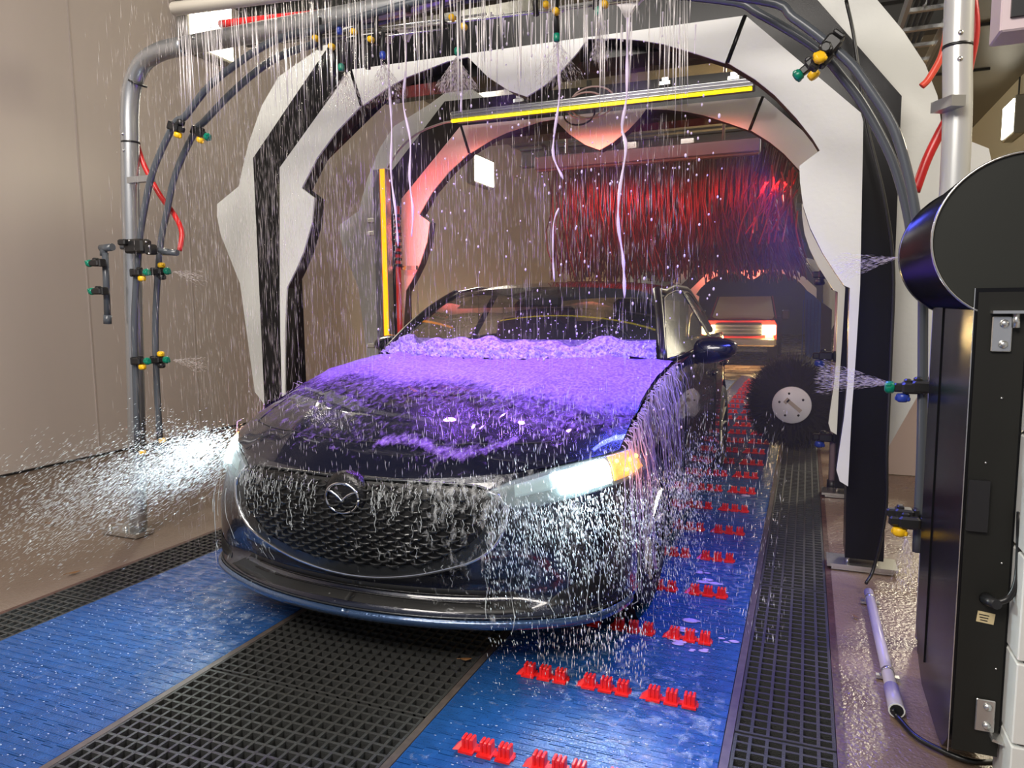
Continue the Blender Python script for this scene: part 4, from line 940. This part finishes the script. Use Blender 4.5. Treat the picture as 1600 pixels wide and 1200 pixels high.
for s in (-1, 1):
    part(MB().prism([T(s * .90, 1.32, 1.24), T(s * .75, 1.95, 1.89), T(s * .75, 3.5, 1.89), T(s * .90, 3.6, 1.24)], (s * .03, 0, 0)), 'cab_side', M_tp, trk)
    part(MB().box(T(s * .78, -.02, .97), (.36, .06, .26), None, .02), 'truck_headlight', mat('truck_lamp', (1, .8, .4), .3, emit=(1, .72, .28), estr=20 if True else 0), trk)
    part(MB().box(T(s * .80, -.02, .80), (.20, .05, .08)), 'truck_marker', mat('truck_marker', (1, .5, .1), .3, emit=(1, .5, .06), estr=4), trk)
    part(MB().box(T(s * 1.15, 1.5, 1.35), (.20, .10, .28), None, .03).box(T(s * 1.0, 1.5, 1.28), (.2, .04, .04)), 'truck_mirror', M_black, trk)
    for y in (.95, 4.3): part(MB().lathe(T(s * .85, y, .40), [(.15, -.12 * s), (.38, -.12 * s), (.40, -.1 * s), (.40, .1 * s), (.38, .12 * s), (.15, .12 * s)], 24, 'X'), 'truck_tyre', M_rubber, trk)
part(MB().box(T(0, -.03, .98), (1.24, .05, .34), None, .02), 'truck_grille', M_black, trk)
for z in (.88, .98, 1.08): part(MB().box(T(0, -.07, z), (1.20, .04, .045)), 'grille_bar', M_tc, trk)
part(MB().box(T(0, -.02, .64), (1.96, .24, .22), None, .04), 'truck_bumper', M_tc, trk)
part(MB().box(T(-.1, -.15, .55), (.16, .02, .12)), 'truck_plate', mat('plate_green', (.05, .3, .2), .5), trk)
part(MB().box(T(-.35, -.15, .55), (.08, .02, .12)), 'truck_tow_hook', mat('hook_red', (.6, .1, .05), .5), trk)
for s in (-.36, .36): part(MB().box(T(s, 2.4, 1.45), (.30, .08, .34), None, .05), 'truck_seat', M_black, trk)

for s in (-1, 1):
    l = bpy.data.lights.new('truck_beam', 'POINT'); l.energy = 120; l.color = (1, .70, .30); l.shadow_soft_size = .1
    o = bpy.data.objects.new('truck_beam', l); col.objects.link(o); o.location = T(s * .78, -.30, .97)
# ------------------------------------------------------------------ foam on the car
def foam_mat(name, colr, thr, soft, sc, stretch=(1, 1, 1), amax=.95, attr=True, col2=None, bump=.6):
    m = bpy.data.materials.new(name); m.use_nodes = True; nt = m.node_tree; b = nt.nodes['Principled BSDF']; N = nt.nodes.new; K = nt.links.new
    b.inputs['Base Color'].default_value = (*colr, 1); b.inputs['Roughness'].default_value = .55; b.inputs['Specular IOR Level'].default_value = .3
    tc = N('ShaderNodeTexCoord'); mp = N('ShaderNodeMapping'); mp.inputs['Scale'].default_value = stretch; K(tc.outputs['Object'], mp.inputs[0])
    n = N('ShaderNodeTexNoise'); n.inputs['Scale'].default_value = sc; n.inputs['Detail'].default_value = 8; n.inputs['Roughness'].default_value = .68; n.inputs['Distortion'].default_value = .6; K(mp.outputs[0], n.inputs['Vector'])
    v = n.outputs['Fac']
    if attr:
        a = N('ShaderNodeAttribute'); a.attribute_name = 'cover'; ad = N('ShaderNodeMath'); ad.operation = 'ADD'; K(v, ad.inputs[0]); K(a.outputs['Fac'], ad.inputs[1]); v = ad.outputs[0]
    mr = N('ShaderNodeMapRange'); mr.inputs['From Min'].default_value = thr; mr.inputs['From Max'].default_value = thr + soft; mr.inputs['To Max'].default_value = amax; K(v, mr.inputs[0]); K(mr.outputs[0], b.inputs['Alpha'])
    n2 = N('ShaderNodeTexNoise'); n2.inputs['Scale'].default_value = sc * 2.2; n2.inputs['Detail'].default_value = 5; K(mp.outputs[0], n2.inputs['Vector'])
    if col2:
        r = N('ShaderNodeValToRGB'); r.color_ramp.elements[0].position = .38; r.color_ramp.elements[1].position = .66; r.color_ramp.elements[0].color = (*colr, 1); r.color_ramp.elements[1].color = (*col2, 1)
        K(n2.outputs['Fac'], r.inputs[0]); K(r.outputs[0], b.inputs['Base Color'])
    bp = N('ShaderNodeBump'); bp.inputs['Strength'].default_value = bump; bp.inputs['Distance'].default_value = .01; K(n2.outputs['Fac'], bp.inputs['Height']); K(bp.outputs[0], b.inputs['Normal'])
    return m
def setdens(o, vals):
    a = o.data.attributes.new('cover', 'FLOAT', 'POINT'); a.data.foreach_set('value', vals)
# sheet over bonnet: solid at the rear, breaking up to the front
NU, NV = 130, 120; rows = []; dens = []
for j in range(NV + 1):
    v = (j / NV) ** 1.15; row = []
    for i in range(NU + 1):
        u = -1 + 2 * i / NU; p = hoodpt(u, v); n_ = noise.noise(Vector((p.x * 9, p.y * 9, 1))) + .5 * noise.noise(Vector((p.x * 28, p.y * 22, 4)))
        edge = .49 + .08 * noise.noise(Vector((p.x * 4, 3, 0))) - (.34 * max(0, u - .15) if u > 0 else .06 * abs(u))
        k = min(1, max(0, (v - edge) / .10)); row.append(Wc(p + Vector((0, 0, .006 + k * (.010 + .006 * n_) + (1 - k) * .002))))
        d_ = k * .5 + (1 - k) * (.02 + .17 * max(0, 1 - abs(v - edge) / .20) - .10 * max(0, .14 - v) / .14 + .06 * noise.noise(Vector((p.x * 5, p.y * 6, 9))) + (.26 * math.exp(-((v - .10 - .03 * math.sin(u * 11)) / .022) ** 2) if .02 < u < .62 else 0))
        dens.append(d_)
    rows.append(row)
M_foam = foam_mat('purple_foam', (.20, .085, .60), .54, .36, 40, (1, .6, 1), .97, True, (.40, .25, .80), .6)
fo = MB().grid(rows).build('foam_layer', M_foam); setdens(fo, dens); tag(fo, 'purple foam sheet covering the bonnet of the dark car, breaking up at the front', 'foam', kind='stuff')
# thin wet film with foam flecks over front face and flanks
b = MB(); dens = []; us = list(np.linspace(-3.6, 3.6, 260)); fz = list(np.linspace(0.02, 1, 44))
for u in us:
    zt = ztop(u)
    for f in fz:
        z = .16 + f * (zt - .16); p = shell(u, z, .027 if abs(u) < .6 else .010 if abs(u) < 1.25 else .006); b.v.append(Wc(p))
        a = abs(u); corner = math.exp(-((a - .75) / .35) ** 2); right = 1 if u > 0 else .6
        dd = -.05 + .10 * f * right + .045 * corner * right
        if a < .55: dd += .03 * f - .02 + .04 * (u > .3) + .04 * (u < -.35)
        if a > 1.3: dd = (-.02 + .10 * f * f) * right
        if .70 < a < 1.22 and z > .60: dd -= .30
        if a < .10 and z > .5: dd -= .30
        dens.append(dd)
C = len(fz)
for i in range(len(us) - 1):
    for j in range(C - 1): b.f.append((i * C + j, (i + 1) * C + j, (i + 1) * C + j + 1, i * C + j + 1)); b.sm.append(True)
fo = b.build('foam_film', foam_mat('white_foam_film', (.62, .64, .66), .585, .16, 46, (1, 1, .45), .5, True, None, .4)); setdens(fo, dens); tag(fo, 'thin streaky white foam running over the grille and flanks of the dark car', 'foam', kind='stuff')
# lumpy foam bank against the windscreen
b = MB(); rows = []
for j in range(31):
    v = j / 30; row = []
    for i in range(161):
        t = -1 + 2 * i / 160; base = wsp(t * .97, v * .26); h = (.5 + .5 * noise.noise(Vector((t * 5, 0, 2)))) ; lim = .30 + 1.1 * h
        n_ = noise.noise(Vector((t * 14, v * 7, 3))) * .5 + noise.noise(Vector((t * 40, v * 16, 3))) * .35 + noise.noise(Vector((t * 90, v * 40, 3))) * .2
        k = max(0, 1 - (v / lim) ** 2); bulge = k * (.038 + .085 * n_) + (.0 if k > 0 else -.03)
        row.append(Wc(base + Vector((0, -bulge * .75, bulge * .6))))
    rows.append(row)
M_lump = foam_mat('purple_foam_lumps', (.22, .11, .60), -1, .01, 26, (1, 1, 1), 1, False, (.58, .46, .94), 1.0)
tag(MB().grid(rows).build('foam_bank', M_lump), 'lumpy purple foam bank piled at the foot of the windscreen', 'foam', kind='stuff')
b = MB()
for i in range(300):
    t = rnd.uniform(-.95, .95); v = abs(rnd.gauss(.0, .22)) + .08; p = wsp(t, min(v, .75)) + Vector((0, -rnd.uniform(.0, .05), rnd.uniform(0, .04))); b.sphere(Wc(p), rnd.uniform(.0010, .0042), 5, 4)
tag(b.build('foam_flecks', mat('purple_fleck', (.62, .50, .92), .4)), 'small purple foam flecks splashing on the windscreen', 'foam', kind='stuff')
# strings of foam pouring off the right wing (and a few on the left)
b = MB()
for i in range(150):
    s = 1 if i < 132 else -1
    y = rnd.uniform(.45, 1.55); z0 = hoodz(.86, y) + .01; x = .86; L = rnd.uniform(.10, .55) if y > .8 else rnd.uniform(.2, .65); vx = rnd.uniform(.02, .09); vy = rnd.uniform(-.07, .05); ph = rnd.uniform(0, 6)
    pts = []
    for k in range(9):
        q = k / 8; pts.append(Wc((s * (x - .05 + vx * (q ** .6) + .05 + .004 * math.sin(ph + k * 1.9)), y + vy * q + .004 * math.cos(ph + 2 * k), z0 + .02 * math.sin(min(1, q * 4) * PI) - L * q ** 1.3)))
    r0 = rnd.uniform(.0008, .0030); b.tube(pts, [r0 * (1 - .75 * k / 8) for k in range(9)], 5)
tag(b.build('foam_strings', mat('lilac_foam', (.50, .38, .70), .3, alpha=.75)), 'lilac foam strings pouring off the right wing of the dark car', 'foam', kind='stuff')
# squiggly foam runs on grille and bumper
b = MB()
for i in range(260):
    u = rnd.uniform(-.53, .57); z = .655 - abs(rnd.gauss(0, .06)) if i < 210 else rnd.uniform(.34, .64)
    if abs(u) < .11: continue
    L = rnd.uniform(.01, .055); ph = rnd.uniform(0, 6); pts = [Wc(shell(u + .003 * math.sin(ph + k * 1.4), z - L * k / 5, .026)) for k in range(6)]
    b.tube(pts, [.0012, .0011, .0009, .0008, .0011, .0018] if i % 3 else [.0020, .0013, .0018, .0009, .0006, .0003], 4)
for i in range(34):
    u = rnd.choice((rnd.uniform(.5, 1.2), rnd.uniform(.5, 1.2), rnd.uniform(-1.1, -.5))); z = rnd.uniform(.30, .62); L = rnd.uniform(.04, .22); ph = rnd.uniform(0, 6); z1 = max(.17, z - L)
    pts = [Wc(shell(u + .004 * math.sin(ph + k * 1.1), z + (z1 - z) * k / 7, .03)) for k in range(8)]
    b.tube(pts, [rnd.uniform(.0004, .0019) for k in range(8)], 4)
tag(b.build('foam_runs', mat('white_foam_run', (.52, .56, .58), .3, alpha=.7)), 'thin white foam runs squiggling over the grille and bumper', 'foam', kind='stuff')
# foam strands stretching from the top to the car
S = [([(606,62),(608,130),(612,200),(611,270),(618,330),(622,385)],3.0,.0050,'foam strand hanging left of the orange light strip, first from the left'),
     ([(633,52),(634,110),(630,160),(641,220),(640,280),(645,330),(643,370)],3.0,.0050,'wavy foam strand crossing the left part of the second arch'),
     ([(870,25),(872,90),(874,150),(866,210),(865,245),(880,280)],3.0,.0050,'foam strand hanging in front of the yellow light bar, left of the centre'),
     ([(873,325),(865,350),(864,400),(866,440)],3.0,.0034,'thin short foam strand just above the roof of the dark car'),
     ([(981,28),(980,80),(979,150),(972,198),(978,232),(968,300),(966,350),(973,400),(975,430),(976,466)],3.0,.0058,'long wavy foam strand reaching the windscreen right of centre'),
     ([(720,175),(722,120),(719,98)],3.0,.004,'short foam strand under the left spraying nozzle')]
for pts, Y_, r0, lab in S:
    P = curve([at(x, y, Y_) for x, y in pts], 6); n = len(P)
    o = MB().tube(P, [r0 * (1.0 + .35 * math.sin(i * .9)) * (1 if i < n - 1 else .4) for i in range(n)], 8).build('foam_strand', mat('strand', (.74, .62, .88), .25)); tag(o, lab, 'foam', 'long foam strands')
# web-like foam cones where strands leave the pipes
for (x, y, ww, hh, lab) in ((979,-4,27,32,'pale foam web funnel at the top, above the long right strand'),(633,46,14,18,'small pale foam web funnel left of the centre at the top'),(604,52,12,14,'smallest pale foam web funnel near the blue cap'),(869,10,16,18,'pale foam web funnel under the two yellow caps at the centre')):
    q = [at(x - ww, y, 3.0), at(x - ww * .45, y + hh * .45, 3.0), at(x - 2.5, y + hh, 3.0), at(x + 2.5, y + hh, 3.0), at(x + ww * .45, y + hh * .45, 3.0), at(x + ww, y, 3.0)]
    tag(MB().prism(q, (0, .02, 0)).build('foam_web', mat('web', (.55, .50, .50), .25)), lab, 'foam')
b = MB()
for i in range(46):                                   # drips under the manifold
    x = rnd.uniform(500, 1090); y = rnd.uniform(18, 45) if x > 640 else rnd.uniform(50, 75); L = rnd.uniform(15, 60); p = at(x, y, 2.95); q = at(x + rnd.uniform(-3, 3), y + L, 2.95)
    b.tube([p, p.lerp(q, .5), q], [.0035, .0014, .0010], 5); b.sphere(q, rnd.uniform(.003, .0055), 6, 5, (1, 1, 1.5))
tag(b.build('foam_drips', M_foamw), 'short pale drips hanging under the black nozzle manifold', 'foam', kind='stuff')

# ------------------------------------------------------------------ falling water
def hz(x, y):                                          # height of the car body under a point
    lx, ly = x - CX, y - CY
    if abs(lx) > .92 or ly < 0 or ly > 4.4: return 0
    if ly > 1.3: return 1.42 if ly > 1.9 else 1.0 + (ly - 1.2) * .5
    return hoodz(min(abs(lx), .86), ly) if ly > yf(min(abs(lx), .86)) else 0
b = MB(); bf = MB()
random.seed(3)
def top_z(X): return 2.62
for i in range(230):                                   # continuous threads pouring from the rain bar
    x = 276 + (1090 - 276) * rnd.random() ** 1.5; P0 = at(x, max(-40, 12 - (x - 272) * .13), 2.56); L = rnd.uniform(.12, .55)
    b.drop(P0, P0 - Vector((rnd.uniform(-.01, .01), rnd.uniform(-.01, .01), L)), rnd.uniform(.0018, .0038))
for i in range(15000):
    X = rnd.uniform(-3.25, -.45); 
    if rnd.random() < .25: X = rnd.uniform(-3.05, -1.9)
    Y = rnd.uniform(2.6, 3.3) if rnd.random() < .7 else rnd.uniform(3.0, 4.3); z = rnd.uniform(.05, 2.75)
    if rnd.random() < .35: z = rnd.uniform(1.5, 2.75)
    if z < hz(X, Y) + .03 or (Y > 2.95 and z > 2.0 and X > -2.4): continue
    L = rnd.choice((.03, .05, .08, .12)) * rnd.uniform(.6, 1.4); r0 = rnd.uniform(.0004, .0010)
    (b if i % 4 == 0 else bf).drop((X, Y, z), (X + rnd.uniform(-.002, .002), Y, z - L), r0)
tag(b.build('falling_water', M_water), 'white threads of water pouring down from the rain bar', 'water', kind='stuff')
tag(bf.build('falling_droplets', M_waterfine), 'fine pinkish curtain of falling droplets in front of the arches', 'water', kind='stuff')
b = MB()                                               # big slow foam blobs
for i in range(330):
    x = rnd.uniform(590, 1130); y = rnd.uniform(120, 700) if i > 60 else rnd.uniform(60, 300); p = at(x, y, rnd.uniform(2.6, 3.2))
    if p.z < hz(p.x, p.y) + .03: continue
    r0 = rnd.uniform(.0018, .0048); b.sphere(p, r0, 7, 5, (1, 1, rnd.uniform(1.2, 1.9)))
tag(b.build('foam_drops', M_foamdrop), 'round lilac foam drops falling above the dark car', 'foam', kind='stuff')
# spray thrown out by the nozzles at front left, lit by the left headlamp
b = MB(); src = Vector(Wc(shell(-.85, .66, .05)))
for i in range(10000):
    a = rnd.random() ** 1.5; X = -2.25 - 1.10 * a + rnd.gauss(0, .05); Y = 2.25 + rnd.gauss(0, .18) ; z = .66 - .34 * a + rnd.gauss(-.03, .05 + .11 * a)
    if z < .02 or z > .74: continue
    L = rnd.uniform(.012, .036); b.drop((X, Y, z), (X - L * .75, Y - L * .2, z - L * .5), rnd.uniform(.0004, .0011))
for i in range(2600):
    a = rnd.random(); X = -2.27 - .42 * a; Y = 2.30 + rnd.gauss(0, .08); z = .70 - .12 * a + rnd.gauss(0, .025 + .07 * a); L = rnd.uniform(.008, .022)
    b.drop((X, Y, z), (X - L * .8, Y - L * .2, z - L * .35), rnd.uniform(.0006, .0016))
tag(b.build('left_spray', M_spray), 'bright spray of droplets flying left of the left headlight', 'water', kind='stuff')
b = MB()                                               # droplets in front of the right headlamp and bumper corner
for i in range(6500):
    u = rnd.uniform(.50, 1.3) if rnd.random() < .8 else rnd.uniform(1.2, 2.2); z = .64 - abs(rnd.gauss(0, .20)) if rnd.random() < .85 else rnd.uniform(.02, .9)
    if z < .03: continue
    p = shell(u, max(z, .17), rnd.uniform(.03, .22)); p[2] = z; p = Wc(p); L = rnd.uniform(.005, .020)
    b.drop(p, (p[0] + L * .15, p[1], p[2] - L), rnd.uniform(.0003, .0011))
tag(b.build('right_spray', M_spray), 'dense white droplets falling under the right headlight', 'water', kind='stuff')
b = MB()
for i in range(1700):                                   # over the bonnet and between car and right belt
    if i % 2: x = rnd.uniform(380, 960); y = rnd.uniform(600, 760); Yq = rnd.uniform(1.75, 2.0)
    else: x = rnd.uniform(960, 1230); y = rnd.uniform(640, 1000); Yq = rnd.uniform(1.9, 2.9)
    p = at(x, y, Yq)
    if p.z < .03 or p.z < hz(p.x, p.y) + .01: continue
    L = rnd.uniform(.006, .03); b.drop(p, p - Vector((rnd.uniform(-.004, .004), 0, L)), rnd.uniform(.0003, .0008))
for i in range(420):
    p = at(rnd.uniform(840, 1010), rnd.uniform(975, 1065), rnd.uniform(2.15, 2.35)); 
    if p.z > .02: b.drop(p, p - Vector((0, 0, rnd.uniform(.01, .03))), rnd.uniform(.0008, .0026))
tag(b.build('falling_drops', mat('clear_drop', (.85, .82, .85), .12, alpha=.75)), 'loose droplets falling past the bumper and bonnet of the dark car', 'water', kind='stuff')
# splashes and foam spots on belts
b = MB()
for i in range(1500):
    if i % 2: X = rnd.uniform(BL0 + .03, BL1 - .03); Y = rnd.uniform(1.2, 2.35)
    else: X = rnd.uniform(BR0 + .03, BR1 - .03); Y = 1.2 + 1.8 * rnd.random()
    r0 = rnd.uniform(.0008, .0028) * (1.3 if rnd.random() < .2 else 1); L = r0 * rnd.uniform(.8, 2.2)
    b.sphere((X, Y, .0015), r0, 5, 3, (L / r0, 1, .35))
tag(b.build('splash_drops', mat('splash', (.55, .65, .85), .2, alpha=.7)), 'splashed white droplets scattered over the two blue belts', 'water', kind='stuff')
b = MB()
for (x, y, s_) in ((1162,775,.05),(1085,1015,.03),(1110,910,.05),(1075,985,.04),(1130,925,.03),(1060,1000,.04),(1140,1000,.03),(1100,895,.03),(1085,970,.05)):
    p = fl(x, y, .002)
    for k in range(4): b.sphere((p.x + rnd.gauss(0, s_ * .5), p.y + rnd.gauss(0, s_ * .3), .002), s_ * rnd.uniform(.2, .5), 10, 4, (1.4, .8, .12))
tag(b.build('foam_puddles', mat('puddle_foam', (.55, .45, .85), .3, alpha=.6)), 'flat purple foam patches on the right blue belt', 'foam', kind='stuff')
# spray cones of the working nozzles (fans of fine drops)
def fan(p, d, spread, ln, n, name, label, m=M_waterfine, r0=.0006):
    b = MB(); d = Vector(d).normalized(); u = d.cross(Vector((.1, .9, .3))).normalized(); v = d.cross(u)
    for i in range(n):
        a = rnd.uniform(0, 2 * PI); s_ = spread * rnd.random() ** .6; dd = (d + (u * math.cos(a) + v * math.sin(a)) * s_).normalized(); t = ln * rnd.random() ** .8
        q = p + dd * t; b.drop(q, q + dd * rnd.uniform(.01, .03), r0 * rnd.uniform(.7, 1.6))
    tag(b.build(name, m), label, 'water', kind='stuff')
fan(at(1398,600,3.0), (-1, .3, .05), .28, .26, 900, 'nozzle_spray', 'fan of mist blowing left from the green nozzle at the right')
fan(at(1405,402,3.1), (-1, .4, -.15), .30, .22, 500, 'nozzle_spray', 'fan of mist against the near right black post, above the belts')
for (x, y, k, lab) in ((540,112,700,'first spray fan from the left under the manifold'),(600,96,700,'second spray fan under the manifold by the blue cap'),(713,88,1700,'dense grey spray bell under the centre-left nozzle'),(871,62,600,'spray fan in front of the white centre point'),(936,22,500,'purple narrow spray under the green cap right of the centre')):
    fan(at(x, y, 2.95), (0, 0, -1), .75 if x != 936 else .22, .17 if x != 713 else .15, k, 'nozzle_spray', lab, r0=.0009)
fan(at(268,424,2.8), (1, 0, -.2), .25, .20, 300, 'nozzle_spray', 'faint spray from the green nozzle at mid height on the inner left hoop')
fan(at(268,562,2.8), (1, 0, -.1), .25, .20, 300, 'nozzle_spray', 'faint spray from the lower green nozzle on the inner left hoop')
fan(at(1416,835,3.0), (.05, 0, -1), .35, .20, 300, 'nozzle_spray', 'yellowish drip spray under the yellow cap beside the housing')

# headlamp beams (the lamps' own light)
for sd in (1, -1):
    p = Wc(shell(sd * .86, .66, .06)); l = bpy.data.lights.new('headlamp_beam', 'SPOT'); l.energy = 45; l.color = (.80, .96, 1.0); l.spot_size = math.radians(150); l.spot_blend = .9; l.shadow_soft_size = .05
    o = bpy.data.objects.new('headlamp_beam', l); col.objects.link(o); o.location = p; o.rotation_euler = (Vector((sd * .25, -1, -.25))).to_track_quat('-Z', 'Y').to_euler()
    l = bpy.data.lights.new('signal_glow', 'POINT'); l.energy = .6; l.color = (1, .35, .05); l.shadow_soft_size = .04
    o = bpy.data.objects.new('signal_glow', l); col.objects.link(o); o.location = Wc(shell(sd * 1.08, .68, .07))

# light mist hanging in the wash
b = MB(); b.box((-1.45, 6.4, 1.47), (3.9, 7.0, 2.9)); hm = bpy.data.materials.new('mist'); hm.use_nodes = True; nt = hm.node_tree
nt.nodes.remove(nt.nodes['Principled BSDF']); vs_ = nt.nodes.new('ShaderNodeVolumeScatter'); vs_.inputs['Density'].default_value = .017; vs_.inputs['Color'].default_value = (1, .96, .97, 1); vs_.inputs['Anisotropy'].default_value = .2
nt.links.new(vs_.outputs[0], nt.nodes['Material Output'].inputs['Volume'])
tag(b.build('water_mist', hm), 'faint water mist filling the air between the arches', 'mist', kind='stuff')

# thin patchy foam film lying on the two belts near the car
for (x0_, x1_, lab) in ((BL0 + .01, BL1 - .02, 'patchy thin foam film on the left blue belt'), (BR0 + .02, BR1 - .02, 'patchy thin foam film on the right blue belt')):
    rows = [[(x0_ + (x1_ - x0_) * i / 12, .95 + 4.2 * j / 60, .0035) for i in range(13)] for j in range(61)]
    o = MB().grid(rows).build('belt_foam_film', foam_mat('belt_film', (.45, .58, .80), .53, .22, 22, (1, 1, 1), .45, True, None, .3))
    setdens(o, [(.06 * math.sin(j * .33 + i * .25) - .02 + (-.12 if j < 8 else 0)) for j in range(61) for i in range(13)]); tag(o, lab, 'foam', kind='stuff')
